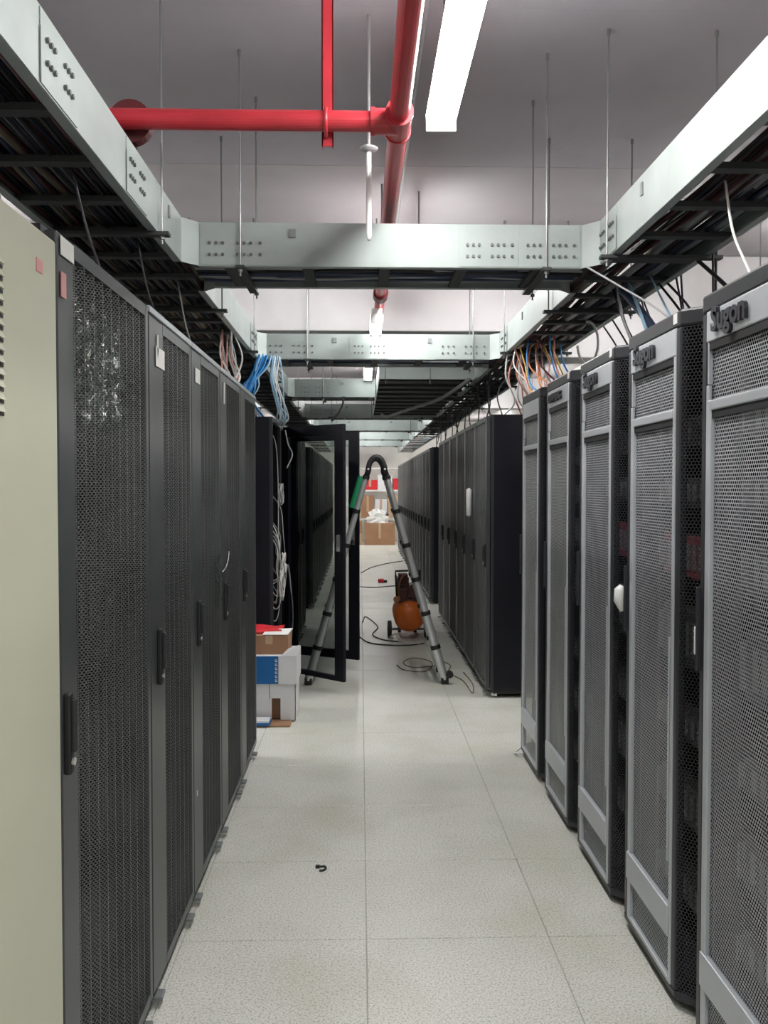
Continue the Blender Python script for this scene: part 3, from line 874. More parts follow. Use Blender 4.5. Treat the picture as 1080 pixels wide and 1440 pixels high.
# ------------------------------------------------------------------ left rack row with the opened smoked-glass doors
GL2 = 'racks of the left row behind the stacked boxes'
Y2, P2 = 6.03, 0.625
def open_door(parent, hx, hy, L, ang, z0, z1):
    """smoked glass door swung out about its far hinge"""
    at = tuple(parent.location)
    c, s = math.cos(ang), -math.sin(ang)
    def pt(t): return (hx + c * t, hy + s * t)
    T = 0.028
    d = MB().slab(pt(0), pt(0.055), T, z0, z1).slab(pt(L - 0.085), pt(L), T, z0, z1)
    d.slab(pt(0.055), pt(L - 0.085), T, z1 - 0.075, z1).slab(pt(0.055), pt(L - 0.085), T, z0, z0 + 0.035 if z0 < 0.09 else z0 + 0.07)
    fr = d.build('open_door', 'black', parent, at)
    MB().slab(pt(0.05), pt(L - 0.08), 0.006, z0 + 0.03, z1 - 0.07).build('glass_pane', 'tint', fr, at)
    p0, p1 = pt(L - 0.06), pt(L - 0.025)
    n = Vector((s, -c)).normalized()
    MB().slab((p0[0] + n.x * 0.018, p0[1] + n.y * 0.018), (p1[0] + n.x * 0.018, p1[1] + n.y * 0.018), 0.012, 1.02, 1.14).build('door_lock', 'chrome', fr, at)
    return fr
openp = pleated_rack('open_rack', P2, LH, -1, door=False)
index_children()
oa = put(openp, LX, Y2, 'open black rack full of hanging cables behind the stacked boxes', GL2)
ob = put(copy_tree(openp), LX, Y2 + P2, 'second open black rack behind the boxes, its glass door swung into the aisle farther back', GL2)
open_door(oa, LX, Y2 + P2 - 0.02, 0.62, math.radians(42), 0.085, 1.93)
open_door(ob, LX, Y2 + 2 * P2 - 0.02, 0.63, math.radians(27), 0.095, 1.93)
proto_l2 = pleated_rack('network_rack', P2, LH, -1, near=0.06, pleats=4, m_mesh='pmesh_g')
index_children()
for k in range(2, 5):
    c = proto_l2 if k == 2 else copy_tree(proto_l2)
    put(c, LX, Y2 + k * P2, '%s rack of the left row seen through the open glass doors' % ORD[k], GL2)
for k in range(12):
    put(copy_tree(proto_l2), LX, 10.6 + k * P2, '%s rack of the far left row, dimly seen through the glass doors' % ORD[k], 'racks of the far left row')
# equipment in the open racks
for q, z in enumerate((0.35, 0.75, 1.25, 1.55)):
    for rk, word in ((0, 'first'), (1, 'second')):
        sv = server(0, 0, 0, 0.09, 0.46, 0.6, 'dark unit in the %s open rack behind the cables, %s up from the floor' % (word, ORD[q]), 'units in the open racks')
        sv.location = (LX - 0.15, Y2 + P2 * (rk + 0.5), z)
        sv.rotation_euler = (0, 0, math.pi)

# ------------------------------------------------------------------ right rows beyond the gap
GR2 = 'black racks of the middle right row'
proto_r2 = pleated_rack('network_rack', 0.615, 1.985, 1, near=0.07, pleats=4, m_mesh='pmesh_g')
index_children()
r2 = []
R2L = ['first black rack behind the silver ones, its plain black side facing the viewer', 'second rack of the black right row, white wrapped handle on its door',
       'third rack of the black right row behind the ladder foot', 'fourth rack of the black right row', 'fifth rack of the black right row', 'sixth rack, far end of the black right row']
for k in range(6):
    c = proto_r2 if k == 0 else copy_tree(proto_r2)
    r2.append(put(c, 0.878, 6.06 + 0.625 * k, R2L[k], GR2))
tag(part(MB().tube([(0.862, 6.87, 1.47), (0.855, 6.87, 1.46), (0.855, 6.87, 1.26), (0.862, 6.87, 1.25)], [0.01, 0.022, 0.022, 0.01], 10), 'handle_wrap', 'white', r2[1], smooth=True), 'white wrapped handle')
part(MB().tube([(0.94, 6.12, 0.035), (0.93, 6.09, 0.02), (0.96, 6.085, 0.02)], 0.012, 8), 'castor', 'white', r2[0], smooth=True)
part(film(6.12, 6.3, 1.2, 1.45, 0.866, 0.004, 9, 8, 12), 'plastic_film', 'film', r2[0])
for k in range(15):
    put(copy_tree(proto_r2), 0.872, 11.0 + 0.62 * k, '%s rack of the far right row behind the ladder' % ORD[k], 'racks of the far right row')

# ------------------------------------------------------------------ telescopic ladder standing across the aisle
at = (0.13, 6.72, 0)
lad = root('telescopic_ladder', at, 'silver telescopic folding ladder standing open across the aisle', 'ladder')
apexL, apexR = Vector((0.045, 0, 1.565)), Vector((0.195, 0, 1.565))
footL, footR = Vector((-0.392, 0, 0.035)), Vector((0.632, 0, 0.035))
NY, FY = 6.52, 6.95
for yy in (NY, FY):
    for top, foot, sx in ((apexL, footL, -1), (apexR, footR, 1)):
        a = Vector((top.x, yy, top.z)); b = Vector((foot.x, yy, foot.z))
        stile = None
        NS = 6
        for k in range(NS):
            p, q = a.lerp(b, k / NS), a.lerp(b, (k + 1) / NS)
            rad = 0.0205 + 0.0022 * k
            sg = MB().cyl(p, q, rad, 16).build('stile_section', 'alu', lad, at)
            d_ = (q - p).normalized()
            MB().cyl(p - d_ * 0.005 if k else p, p + d_ * 0.026, rad + 0.006, 16).build('collar', 'rubber', sg, at)
        ft = MB().box(b.x - 0.028, b.x + 0.028, yy - 0.03, yy + 0.03, 0.0, 0.055).build('foot', 'rubber', lad, at, bevel=0.008)
        if sx > 0 and yy == NY:
            MB().cyl((b.x + 0.035, yy - 0.03, 0.075), (b.x + 0.035, yy + 0.0, 0.075), 0.028, 16).build('stay_knob', 'rubber', ft, at)
    # hinge arch
    arch = []
    for k in range(11):
        t = math.pi * k / 10
        arch.append((0.12 - 0.062 * math.cos(t), yy, 1.60 + 0.105 * math.sin(t)))
    arch = [(apexL.x, yy, apexL.z)] + arch + [(apexR.x, yy, apexR.z)]
    hg = MB().tube(arch, 0.021, 12).build('hinge', 'rubber', lad, at, smooth=True)
    for x in (0.058, 0.182):
        MB().cyl((x, yy - 0.026, 1.615), (x, yy + 0.026, 1.615), 0.008, 10).build('pin', 'chrome', hg, at)
for top, foot in ((apexL, footL), (apexR, footR)):
    for k in range(1, 6):
        p = top.lerp(foot, k / 6)
        MB().box(p.x - 0.017, p.x + 0.017, NY, FY, p.z - 0.028, p.z - 0.002).build('rung', 'alu', lad, at)
tag(MB().tube([(0.012, FY - 0.03, 1.565), (-0.06, FY - 0.03, 1.315)], 0.032, 12).build('film_wrap', 'green', lad, at), 'green film wrapped on the rear stile')

# ------------------------------------------------------------------ orange air compressor
at = (0.47, 8.6, 0)
cp = root('air_compressor', at, 'orange air compressor with dark red pump on the floor behind the ladder', 'compressor')
cx, cz, cr = 0.475, 0.225, 0.152
prof = [(8.36, 0.02), (8.365, 0.07), (8.385, 0.115), (8.42, 0.142), (8.46, cr), (8.90, cr), (8.95, 0.135), (8.98, 0.09), (8.99, 0.02)]
tk = MB().tube([(cx, y, cz) for y, _ in prof], [q for _, q in prof], 28).build('tank', 'orange', cp, at, smooth=True)
MB().cyl((cx, 8.70, cz), (cx, 8.715, cz), cr + 0.003, 28).build('weld_seam', 'orange', tk, at)
MB().box(cx - 0.11, cx + 0.09, 8.46, 8.86, cz + cr - 0.02, cz + cr + 0.012).build('mounting_plate', 'motor', cp, at, bevel=0.004)
pm = MB().box(cx - 0.115, cx - 0.01, 8.46, 8.62, 0.385, 0.50).build('pump', 'motor', cp, at, bevel=0.012)
fins = MB()
for k in range(6):
    z = 0.505 + k * 0.017
    fins.box(cx - 0.115, cx - 0.005, 8.455, 8.63, z, z + 0.008)
tag(fins.build('cooling_fins', 'motor', pm, at), kind='stuff')
MB().box(cx - 0.105, cx - 0.015, 8.47, 8.61, 0.60, 0.635).build('cylinder_head', 'motor', pm, at, bevel=0.01)
MB().tube(spline([(cx - 0.06, 8.46, 0.62), (cx - 0.09, 8.40, 0.58), (cx - 0.11, 8.40, 0.48), (cx - 0.09, 8.44, 0.39)]), 0.008, 8).build('outlet_pipe', 'brass', pm, at, smooth=True)
MB().cyl((cx + 0.05, 8.50, 0.46), (cx + 0.05, 8.74, 0.46), 0.07, 20).build('motor', 'motor', cp, at)
MB().tube([(cx - 0.12, 8.45, 0.36), (cx - 0.135, 8.44, 0.62), (cx - 0.135, 8.5, 0.66), (cx - 0.02, 8.5, 0.665), (cx + 0.1, 8.5, 0.665), (cx + 0.1, 8.46, 0.38)], 0.010, 8).build('handle', 'rubber', cp, at, smooth=True)
for x in (cx - 0.19, cx + 0.17):
    w_ = MB().tube([(x - 0.02, 8.55, 0.085), (x - 0.016, 8.55, 0.085), (x + 0.016, 8.55, 0.085), (x + 0.02, 8.55, 0.085)], [0.07, 0.085, 0.085, 0.07], 24).build('wheel', 'rubber', cp, at)
    MB().cyl((x - 0.023, 8.55, 0.085), (x + 0.023, 8.55, 0.085), 0.03, 14).build('hub', 'conduit', w_, at)
MB().cyl((cx - 0.19, 8.55, 0.085), (cx + 0.17, 8.55, 0.085), 0.012, 8).build('axle', 'conduit', cp, at)
for x in (cx - 0.08, cx + 0.08):
    MB().box(x - 0.015, x + 0.015, 8.86, 8.90, 0.0, 0.12).build('leg', 'motor', cp, at)
g_ = MB().cyl((cx - 0.13, 8.37, 0.40), (cx - 0.13, 8.395, 0.40), 0.03, 16).build('pressure_gauge', 'brass', cp, at)
# small white canister beside it
at = (0.655, 8.12, 0)
r = root('white_canister', at, 'small white plastic canister on the floor beside the orange compressor', 'canister')
MB().box(0.615, 0.70, 8.07, 8.17, 0.0, 0.16).build('bottle', 'white', r, at, bevel=0.018, seg=3)
MB().cyl((0.655, 8.12, 0.16), (0.655, 8.12, 0.185), 0.018, 12).build('cap', 'rubber', r, at)

# ------------------------------------------------------------------ stacked boxes at the left
def carton(name, x0, x1, y0, y1, z0, z1, m, label, cat='box', group='boxes stacked beside the left racks'):
    at = ((x0 + x1) / 2, (y0 + y1) / 2, z0)
    return root(name, at, label, cat, group), at
BX0, BX1, BY0, BY1 = -0.80, -0.41, 5.48, 5.80
# flattened cardboard sheet on the floor
tag(MB().box(-0.74, -0.435, 5.36, 5.62, 0.001, 0.012).build('cardboard_sheet', 'card', at=(-0.58, 5.5, 0), bevel=0.002), 'flat brown cardboard flap on the floor under the stacked boxes', 'cardboard', 'boxes stacked beside the left racks')
# bottom white carton with a cut-out
r, at = carton('white_carton', BX0, BX1, BY0, BY1, 0.013, 0.245, 'carton', 'white carton with a cut-out showing brown, bottom of the box stack')
w = MB().box(BX0, -0.56, BY0, BY0 + 0.005, 0.013, 0.245).box(-0.505, BX1, BY0, BY0 + 0.005, 0.013, 0.245).box(-0.56, -0.505, BY0, BY0 + 0.005, 0.15, 0.245)
w.box(BX1 - 0.005, BX1, BY0, BY1, 0.013, 0.245).box(BX0, BX0 + 0.005, BY0, BY1, 0.013, 0.245).box(BX0, BX1, BY1 - 0.005, BY1, 0.013, 0.245)
w.box(BX0, BX1, BY0, BY1, 0.24, 0.245)
w.build('side_walls', 'carton', r, at)
MB().box(-0.575, -0.49, BY0 + 0.012, BY0 + 0.02, 0.02, 0.20).build('inner_wall', 'card_in', r, at)
MB().box(-0.575, -0.572, BY0 - 0.003, BY0, 0.15, 0.245).build('slit', 'slot', r, at)
# blue and white box in the middle
r, at = carton('blue_white_box', BX0, BX1 + 0.012, BY0 - 0.03, BY1, 0.246, 0.435, 'carton', 'blue and white printed carton in the middle of the box stack')
MB().box(BX0, BX1 + 0.012, BY0 - 0.03, BY1, 0.246, 0.425).build('carton_body', 'carton', r, at, bevel=0.003)
MB().box(BX0, -0.515, BY0 - 0.0315, BY0 - 0.03, 0.248, 0.423).build('blue_face', 'blue', r, at)
pm = MB()
for k in range(6):
    z = 0.262 + k * 0.025
    pm.box(-0.535, -0.520, BY0 - 0.0325, BY0 - 0.0315, z, z + 0.004).box(-0.535, -0.531, BY0 - 0.0325, BY0 - 0.0315, z, z + 0.016).box(-0.527, -0.524, BY0 - 0.0325, BY0 - 0.0315, z + 0.004, z + 0.018)
tag(pm.build('white_print', 'white', r, at), kind='stuff')
f = MB().quadmesh([(-0.50, BY0 - 0.03, 0.425), (BX1 + 0.012, BY0 - 0.03, 0.425), (BX1 + 0.03, BY0 - 0.01, 0.49), (-0.45, BY0 - 0.01, 0.47), (-0.50, BY0 - 0.027, 0.425), (BX1 + 0.012, BY0 - 0.027, 0.425), (BX1 + 0.03, BY0 - 0.007, 0.49), (-0.45, BY0 - 0.007, 0.47)],
                 [(0, 1, 2, 3), (7, 6, 5, 4), (0, 4, 5, 1), (1, 5, 6, 2), (2, 6, 7, 3), (3, 7, 4, 0)])
f.build('lid_flap', 'carton', r, at)
# brown box on top
r, at = carton('brown_box', BX0, -0.455, 5.50, 5.76, 0.426, 0.555, 'card', 'small brown cardboard box on top of the blue and white carton')
MB().box(BX0, -0.455, 5.50, 5.76, 0.426, 0.545).build('carton_body', 'card', r, at, bevel=0.003)
MB().box(-0.60, -0.555, 5.498, 5.50, 0.49, 0.545).build('tape', 'card_l', r, at)
MB().quadmesh([(-0.62, 5.499, 0.548), (-0.46, 5.499, 0.548), (-0.435, 5.60, 0.572), (-0.60, 5.60, 0.566), (-0.62, 5.499, 0.551), (-0.46, 5.499, 0.551), (-0.435, 5.60, 0.575), (-0.60, 5.60, 0.569)],
              [(3, 2, 1, 0), (4, 5, 6, 7), (0, 1, 5, 4), (1, 2, 6, 5), (2, 3, 7, 6), (3, 0, 4, 7)]).build('white_flap', 'paper', r, at)
vs_ = []
for i in range(9):
    for j in range(5):
        vs_.append((-0.80 + i * 0.037, 5.55 + j * 0.06, 0.566 + 0.006 * math.sin(i * 1.1 + j) + 0.004 * (j % 2)))
o = MB().quadmesh(vs_ + [(x, y, z - 0.012) for x, y, z in vs_], [(i * 5 + j, (i + 1) * 5 + j, (i + 1) * 5 + j + 1, i * 5 + j + 1) for i in range(8) for j in range(4)] + [(45 + i * 5 + j + 1, 45 + (i + 1) * 5 + j + 1, 45 + (i + 1) * 5 + j, 45 + i * 5 + j) for i in range(8) for j in range(4)]
                  + [(i * 5, 45 + i * 5, 45 + (i + 1) * 5, (i + 1) * 5) for i in range(8)] + [(40 + j, 85 + j, 86 + j, 41 + j) for j in range(4)]).build('red_bag', 'redpaper', at=(-0.65, 5.65, 0.548), smooth=True)
tag(o, 'flat red plastic bag lying on the brown cardboard box', 'bag')
# thin blue and white booklet in front of the stack
r, at = carton('blue_packet', -0.74, -0.56, 5.33, 5.42, 0.013, 0.045, 'blue', 'thin blue and white packet lying at the foot of the box stack', 'packet')
MB().box(-0.76, -0.56, 5.345, 5.45, 0.0125, 0.030).build('packet_body', 'blue', r, at)
MB().box(-0.76, -0.565, 5.348, 5.45, 0.030, 0.042).build('packet_top', 'carton', r, at)

# ------------------------------------------------------------------ far end: shelf and cartons
at = (0.5, 23.3, 0)
r = root('storage_shelf', at, 'white storage shelf holding cartons at the far end of the aisle', 'shelf')
for x in (-0.35, 1.35):
    for y in (23.0, 23.6):
        MB().box(x - 0.02, x + 0.02, y - 0.02, y + 0.02, 0, 2.0).build('post', 'white', r, at)
for z in (0.62, 1.37, 1.95):
    MB().box(-0.37, 1.37, 22.97, 23.63, z, z + 0.04).build('shelf_board', 'white', r, at)
rnd = random.Random(5)
def far_box(x0, x1, y0, y1, z0, z1, m, label):
    at = ((x0 + x1) / 2, (y0 + y1) / 2, z0)
    r = root('shipping_carton', at, label, 'box', 'cartons at the far end')
    MB().box(x0, x1, y0, y1, z0, z1).build('carton_body', m, r, at, bevel=0.005)
    MB().box((x0 + x1) / 2 - 0.03, (x0 + x1) / 2 + 0.03, y0 - 0.003, y0, z0 + (z1 - z0) * 0.3, z1).build('tape', 'card_l' if m != 'card_l' else 'carton', r, at)
far_box(0.10, 0.88, 22.3, 22.9, 0.0, 0.56, 'card', 'large brown carton on the floor at the far end of the aisle')
far_box(-0.30, 0.05, 22.4, 22.9, 0.0, 0.30, 'card_l', 'pale carton on the floor left of the large brown carton')
far_box(-0.30, 0.04, 22.4, 22.9, 0.301, 0.60, 'card', 'brown carton on the pale carton at the far end')
x = -0.3
for k, (w, h, m, lab) in enumerate(((0.32, 0.45, 'card_l', 'pale brown carton, leftmost on the lower board of the far shelf'), (0.36, 0.6, 'card', 'brown carton, second on the lower board of the far shelf'), (0.34, 0.5, 'carton', 'white carton in the middle of the lower board of the far shelf'), (0.3, 0.62, 'card_l', 'tall pale carton on the lower board of the far shelf'), (0.3, 0.4, 'card', 'brown carton at the right end of the lower board of the far shelf'))):
    far_box(x, x + w - 0.02, 23.02, 23.5, 0.661, 0.661 + h, m, lab)
    x += w
x = -0.3
for k, (w, h, m, lab) in enumerate(((0.36, 0.34, 'card_l', 'pale carton, leftmost on the middle board of the far shelf'), (0.4, 0.26, 'redpaper', 'red carton on the middle board of the far shelf'), (0.4, 0.4, 'carton', 'white carton on the middle board of the far shelf'), (0.4, 0.3, 'redpaper', 'red carton at the right end of the middle board'))):
    far_box(x, x + w - 0.02, 23.02, 23.5, 1.411, 1.411 + h, m, lab)
    x += w
# crumpled wrapping on the large carton
vs_, fs = [], []
for i in range(9):
    for j in range(13):
        th, ph = math.pi * 0.5 * i / 8, 2 * math.pi * j / 12
        q = 1 + rnd.uniform(-.22, .22)
        vs_.append((0.45 + 0.30 * q * math.cos(th) * math.cos(ph), 22.6 + 0.22 * q * math.cos(th) * math.sin(ph), 0.562 + 0.32 * q * math.sin(th)))
for i in range(8):
    for j in range(12):
        fs.append((i * 13 + j, i * 13 + j + 1, (i + 1) * 13 + j + 1, (i + 1) * 13 + j))
tag(MB().quadmesh(vs_, fs).build('plastic_wrapping', 'white', at=(0.45, 22.6, 0.561)), 'crumpled white plastic wrapping heaped on the large brown carton', 'wrapping')

# ------------------------------------------------------------------ cables dropping from the right tray to the rack tops
GD = 'cables dropping to the right-hand racks'
drops = [
    ([(1.145, 2.74, 2.44), (1.12, 2.62, 2.25), (1.09, 2.45, 2.10), (1.06, 2.30, 1.98)], 0.0042, 'c_white', 'white cable dropping to the nearest silver rack'),
    ([(1.40, 3.46, 2.43), (1.40, 3.45, 2.2), (1.385, 3.40, 1.98)], 0.005, 'c_black', 'pair of black cables hanging straight down behind the nearest silver rack'),
    ([(1.425, 3.49, 2.43), (1.415, 3.46, 2.2), (1.42, 3.42, 1.98)], 0.005, 'c_black', 'pair of black cables hanging straight down behind the nearest silver rack'),
    ([(1.39, 3.60, 2.42), (1.345, 3.2, 2.22), (1.30, 2.9, 2.07), (1.27, 2.75, 1.98)], 0.008, 'c_black', 'thick black cable slanting to the nearest silver rack'),
    ([(1.40, 3.99, 2.42), (1.365, 3.62, 2.23), (1.33, 3.4, 2.08), (1.31, 3.2, 1.98)], 0.0055, 'c_black', 'black cables slanting to the second silver rack'),
    ([(1.38, 4.03, 2.42), (1.345, 3.66, 2.22), (1.31, 3.42, 2.07), (1.29, 3.24, 1.98)], 0.0055, 'c_black', 'black cables slanting to the second silver rack'),
    ([(1.42, 3.86, 2.42), (1.42, 3.82, 2.2), (1.41, 3.78, 1.98)], 0.0045, 'c_black', 'thin black cables hanging straight down behind the second silver rack'),
    ([(1.405, 3.88, 2.42), (1.41, 3.80, 2.2), (1.39, 3.75, 1.98)], 0.0045, 'c_black', 'thin black cables hanging straight down behind the second silver rack'),
    ([(1.28, 3.86, 2.42), (1.275, 3.6, 2.20), (1.26, 3.42, 2.07), (1.24, 3.3, 1.98)], 0.005, 'c_lblue', 'pale blue cable dropping to the second silver rack'),
    ([(0.95, 3.66, 2.40), (1.05, 3.55, 2.30), (1.18, 3.42, 2.17), (1.28, 3.2, 1.98)], 0.0045, 'c_grey', 'grey cable slanting from the tray corner to the second silver rack'),
    ([(1.18, 4.02, 2.42), (1.19, 3.96, 2.25), (1.21, 3.88, 2.12), (1.21, 3.80, 1.98)], 0.0055, 'c_grey', 'grey cable dropping to the third silver rack'),
    ([(1.215, 4.10, 2.42), (1.25, 3.95, 2.30), (1.28, 3.8, 2.17), (1.31, 3.62, 1.98)], 0.019, 'c_navy', 'thick navy blue cable bunch dropping to the third silver rack'),
    ([(1.23, 4.0, 2.42), (1.24, 3.86, 2.25), (1.25, 3.75, 2.12), (1.28, 3.58, 1.98)], 0.008, 'c_lblue', 'pale blue cable beside the navy bunch'),
    ([(1.38, 4.30, 2.42), (1.36, 4.1, 2.24), (1.36, 3.95, 2.1), (1.37, 3.85, 1.98)], 0.0045, 'c_maroon', 'dark red cables dropping to the third silver rack'),
    ([(1.40, 4.33, 2.42), (1.385, 4.1, 2.22), (1.38, 3.98, 2.1), (1.39, 3.85, 1.98)], 0.0045, 'c_maroon', 'dark red cables dropping to the third silver rack'),
    ([(1.20, 4.15, 2.42), (1.21, 4.02, 2.25), (1.23, 3.9, 2.1), (1.26, 3.76, 1.98)], 0.005, 'c_black', 'black cables beside the navy cable bunch'),
    ([(1.23, 4.18, 2.42), (1.24, 4.05, 2.22), (1.27, 3.9, 2.08), (1.30, 3.76, 1.98)], 0.005, 'c_black', 'black cables beside the navy cable bunch'),
    ([(1.41, 5.07, 2.42), (1.40, 4.75, 2.24), (1.40, 4.6, 2.1), (1.41, 4.5, 1.98)], 0.005, 'c_black', 'thin black cables slanting to the fourth silver rack'),
    ([(1.40, 4.86, 2.42), (1.42, 4.65, 2.25), (1.44, 4.5, 2.1), (1.46, 4.4, 1.98)], 0.005, 'c_black', 'thin black cables slanting to the fourth silver rack'),
]
for p, rad, m, lab in drops:
    cable('drop_cable', p, rad, m, lab, group=GD)
# white loop
lp = []
for k in range(15):
    a = math.pi * (1.05 + 1.5 * k / 14)
    lp.append((1.29 + 0.06 * math.cos(a), 4.95, 2.30 + 0.12 * math.sin(a)))
tag(MB().tube(lp, 0.008, 8).build('cable_loop', 'c_white', at=(1.29, 4.95, 2.18), smooth=True), 'white cable loop hanging from the right tray above the fourth silver rack', 'cable')
# colourful bunch beyond the fifth silver rack
rnd = random.Random(21)
for k in range(16):
    m, nm_ = (('c_yellow', 'yellow'), ('c_orange', 'orange'), ('c_pink', 'pink'), ('c_blue', 'blue'), ('c_white', 'white'), ('c_maroon', 'dark red'))[k % 6]
    x, y = 1.0 + 0.30 * rnd.random(), 5.45 + 0.5 * rnd.random()
    cable('drop_cable', [(x, y, 2.44), (x + rnd.uniform(-.03, .08), y - 0.03, 2.28), (x + rnd.uniform(.0, .12), y - rnd.uniform(.1, .3), 2.10), (x + rnd.uniform(.04, .2), y - rnd.uniform(.3, .55), 1.985)], 0.0055, m, '%s cables in the colourful bunch above the farthest silver rack' % nm_, group='colourful bunch above the right racks')
for k in range(6):
    x, y = 0.98 + 0.18 * rnd.random(), 6.0 + 0.3 * rnd.random()
    cable('drop_cable', [(x, y, 2.42), (x + rnd.uniform(-.03, .08), y + 0.05, 2.26), (x + rnd.uniform(-.05, .12), y + 0.15, 2.1), (x + rnd.uniform(.0, .2), y + 0.3, 1.99)], 0.007, 'c_white' if k % 2 else 'c_pink', '%s cables dropping onto the first black rack on the right' % ('white' if k % 2 else 'pink'), group='cables onto the black right racks')
for k in range(14):
    y = 6.5 + k * 0.45
    cable('drop_cable', [(1.02 + rnd.uniform(0, .2), y, 2.42), (1.02 + rnd.uniform(0, .1), y + 0.05, 2.2), (1.05, y + rnd.uniform(-.1, .2), 1.99)], 0.006, 'c_black', 'black cable dropping onto the black right row, %s beyond the colourful bunch' % ORD[k], group='black drops along the right row')

# blue bunch and pale cables at the left
rnd = random.Random(8)
GB = 'blue bunch at the left tray'
for k in range(18):
    x0 = -0.66 + rnd.uniform(-.06, .03)
    y0 = 6.3 + rnd.uniform(-.1, .06)
    x1 = -0.80 + rnd.uniform(-.05, .05)
    m = 'c_blue' if k % 3 else 'c_lblue'
    cable('patch_cable', [(x0, y0, 2.42), (x0 - 0.03, y0 - .02, 2.33), (x1 + rnd.uniform(0, .06), y0 - .06, 2.2), (x1, y0 - .05, 2.08), (x1 + 0.06, y0 + 0.05, 1.98)], 0.0055, m, '%s patch cables in the bunch falling from the left tray' % ('bright blue' if k % 3 else 'pale blue'), group=GB)
for k in range(12):
    x0 = -0.60 + rnd.uniform(-.04, .02)
    y0 = 6.32 + rnd.uniform(-.06, .1)
    cable('patch_cable', [(x0, y0, 2.42), (x0 + rnd.uniform(-.02, .02), y0 - .02, 2.25), (x0 + rnd.uniform(.0, .05), y0 - .03, 2.1), (x0 + rnd.uniform(0.03, .10), y0 - .02, 1.98), (x0 + 0.12 - 0.1, y0 + 0.05, 1.93)], 0.005, 'c_lblue' if k % 3 else 'c_white', '%s patch cables hanging into the open rack from the left tray' % ('pale blue' if k % 3 else 'white'), group=GB)
for k in range(9):
    x0, y0 = -0.80 + rnd.uniform(-.08, .05), 5.35 + rnd.uniform(-.15, .15)
    cable('patch_cable', [(x0, y0, 2.43), (x0 + rnd.uniform(-.02, .05), y0, 2.28), (x0 + rnd.uniform(-.02, .06), y0 - .05, 2.12), (x0 + rnd.uniform(-.05, .02), y0 - .4, 2.01), (x0 - 0.05, y0 - .6, 1.975)], 0.0055, ('c_pink', 'c_grey', 'c_white')[k % 3], '%s cables falling from the left tray behind the last charcoal rack' % ('pink', 'grey', 'white')[k % 3], group='pale drops at the left tray')
for k in range(4):
    y0 = 1.9 + 0.72 * k
    cable('drop_cable', [(-0.86 + rnd.uniform(-.05, .05), y0, 2.42), (-0.80, y0 + .03, 2.2), (-0.76 + rnd.uniform(-.05, .05), y0 + .08, 1.985)], 0.0035, 'c_grey' if k % 3 == 0 else 'c_black', 'short %s cables between the left tray and the charcoal racks' % ('grey' if k % 3 == 0 else 'black'), group='drops onto the charcoal racks')

# cables in the open racks
GO = 'white cables hanging in the open rack'
for k in range(9):
    y0 = Y2 + 0.05 + rnd.uniform(0, .30)
    x0 = LX - 0.02 + rnd.uniform(-.03, .03)
    zt = (1.9, 1.25, 1.2, 1.22, 1.45, 1.3, 1.2, 1.26, 1.18)[k]
    zb = rnd.uniform(0.5, 0.85)
    mid = zb + (zt - zb) * 0.5
    m = ('c_white', 'c_grey', 'c_white')[k % 3]
    cable('patch_cable', [(x0 - 0.08, y0, zt), (x0, y0 + rnd.uniform(-.05, .05), zt - 0.12), (x0 + rnd.uniform(-.02, .04), y0 + rnd.uniform(-.06, .06), mid), (x0 + rnd.uniform(-.01, .06), y0 + rnd.uniform(-.05, .05), zb + 0.08), (x0 - 0.02, y0 + 0.03, zb), (x0 - 0.09, y0 + .05, zb + 0.12)], 0.0035, m, '%s cables hanging in the front of the open black rack' % ('grey' if m == 'c_grey' else 'white'), group=GO)
def coil(cx_, cy_, cz_, R_, m, lab, turns=3.2, rr_=0.005, group=None):
    pts = []
    N = int(turns * 18)
    for i in range(N + 1):
        a = 2 * math.pi * i / 18
        q = R_ * (0.85 + 0.2 * math.sin(i * 0.37))
        pts.append((cx_ + 0.010 * math.sin(i * 0.5), cy_ + q * math.cos(a), cz_ + q * 1.15 * math.sin(a)))
    o = MB().tube(pts, rr_, 6).build('cable_coil', m, at=(cx_, cy_, cz_ - R_), smooth=True)
    return tag(o, lab, 'cable coil', group)
coil(LX + 0.02, Y2 + 0.10, 1.42, 0.07, 'c_grey', 'grey cable coil hung high in the front of the open rack')
coil(LX + 0.02, Y2 + 0.12, 0.78, 0.10, 'c_white', 'white cable coil hanging low in the open rack above the boxes', 4.2)
coil(LX + 0.03, Y2 + 0.17, 0.93, 0.07, 'c_white', 'smaller white cable coil just above the low coil in the open rack', 3.0)
cable('patch_cable', [(LX + 0.01, Y2 + 0.5, 0.75), (LX + 0.03, Y2 + 0.5, 0.90), (LX + 0.05, Y2 + 0.55, 0.72), (LX + 0.06, Y2 + 0.6, 0.5), (LX + 0.04, Y2 + 0.6, 0.25)], 0.006, 'c_grey', 'grey cable arching out at the foot of the open rack')
cable('patch_cable', [(LX + 0.02, Y2 + 0.45, 1.9), (LX + 0.04, Y2 + 0.45, 1.80), (LX + 0.07, Y2 + 0.47, 1.72), (LX + 0.03, Y2 + 0.45, 1.62)], 0.005, 'c_white', 'short white cable dangling at the top of the open rack')

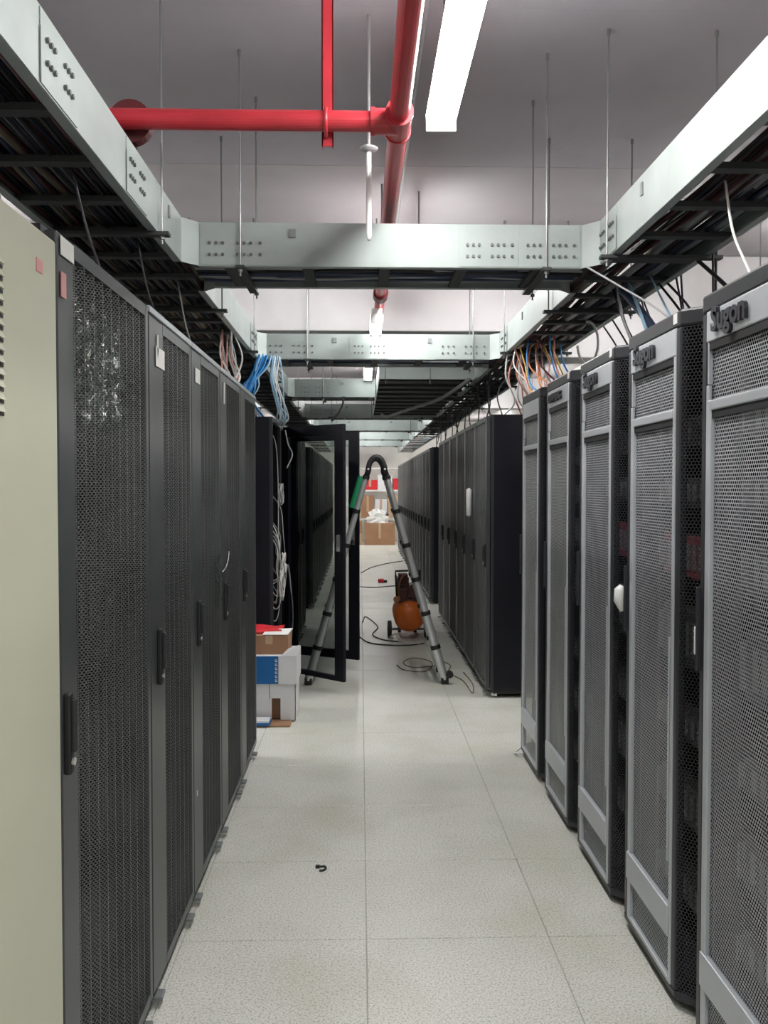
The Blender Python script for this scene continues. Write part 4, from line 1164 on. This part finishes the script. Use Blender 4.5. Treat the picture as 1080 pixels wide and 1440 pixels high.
# ------------------------------------------------------------------ cables and bits on the floor
cable('floor_cable', [(0.02, 9.5, 0.006), (0.06, 9.9, 0.006), (0.18, 9.2, 0.006), (0.12, 8.7, 0.006), (0.22, 8.4, 0.006), (0.36, 8.3, 0.006)], 0.006, 'c_black', 'black cable curling on the floor left of the orange compressor')
cable('floor_cable', [(-0.02, 8.6, 0.006), (0.08, 8.25, 0.006), (0.25, 8.12, 0.006), (0.45, 8.1, 0.006), (0.6, 8.2, 0.006)], 0.006, 'c_black', 'black cable sweeping across the floor in front of the orange compressor')
cable('floor_cable', [(0.01, 15.0, 0.006), (0.2, 16.0, 0.006), (0.5, 16.8, 0.006), (0.85, 17.4, 0.006)], 0.008, 'c_black', 'black cable across the floor far beyond the compressor')
cable('floor_cable', [(0.0, 12.9, 0.006), (0.2, 12.8, 0.006), (0.5, 13.0, 0.006), (0.8, 12.9, 0.006)], 0.007, 'c_black', 'black cable across the floor by the red plug')
cable('floor_cable', [(0.30, 7.2, 0.005), (0.36, 7.0, 0.005), (0.52, 6.95, 0.005), (0.60, 7.3, 0.005), (0.46, 7.5, 0.005), (0.36, 7.3, 0.005), (0.44, 7.1, 0.005), (0.7, 7.2, 0.005)], 0.004, 'c_brown', 'thin brown wire tangled on the floor by the ladder foot')
cable('floor_cable', [(0.62, 7.5, 0.005), (0.74, 7.2, 0.005), (0.70, 6.9, 0.005), (0.78, 6.6, 0.005), (0.80, 6.2, 0.005), (0.84, 6.5, 0.005), (0.82, 6.9, 0.005)], 0.004, 'c_brown', 'thin brown wire on the floor along the black right row')
cable('floor_cable', [(0.32, 8.5, 0.006), (0.28, 8.3, 0.05), (0.33, 8.2, 0.10), (0.36, 8.3, 0.06), (0.42, 8.2, 0.006), (0.55, 8.15, 0.006)], 0.006, 'c_white', 'pale air hose looping beside the orange compressor', 'hose')
at = (0.31, 13.5, 0)
r = root('power_plug', at, 'small red and black power plug on the floor far down the aisle', 'plug')
MB().box(0.27, 0.36, 13.45, 13.57, 0.0, 0.06).build('plug_body', 'redpaper', r, at, bevel=0.012)
MB().box(0.355, 0.41, 13.47, 13.55, 0.0, 0.04).build('plug_cap', 'rubber', r, at, bevel=0.01)
cl = [(-0.170, 3.36, 0.004), (-0.150, 3.365, 0.004), (-0.138, 3.362, 0.004), (-0.136, 3.345, 0.004), (-0.145, 3.330, 0.004), (-0.160, 3.328, 0.004)]
o = MB().tube(spline(cl, 5), 0.004, 6)
o.box(-0.176, -0.160, 3.354, 3.368, 0.0, 0.010)
tag(o.build('plastic_clip', 'rubber', at=(-0.155, 3.345, 0.0)), 'small black curled clip lying alone on the floor tiles', 'clip')
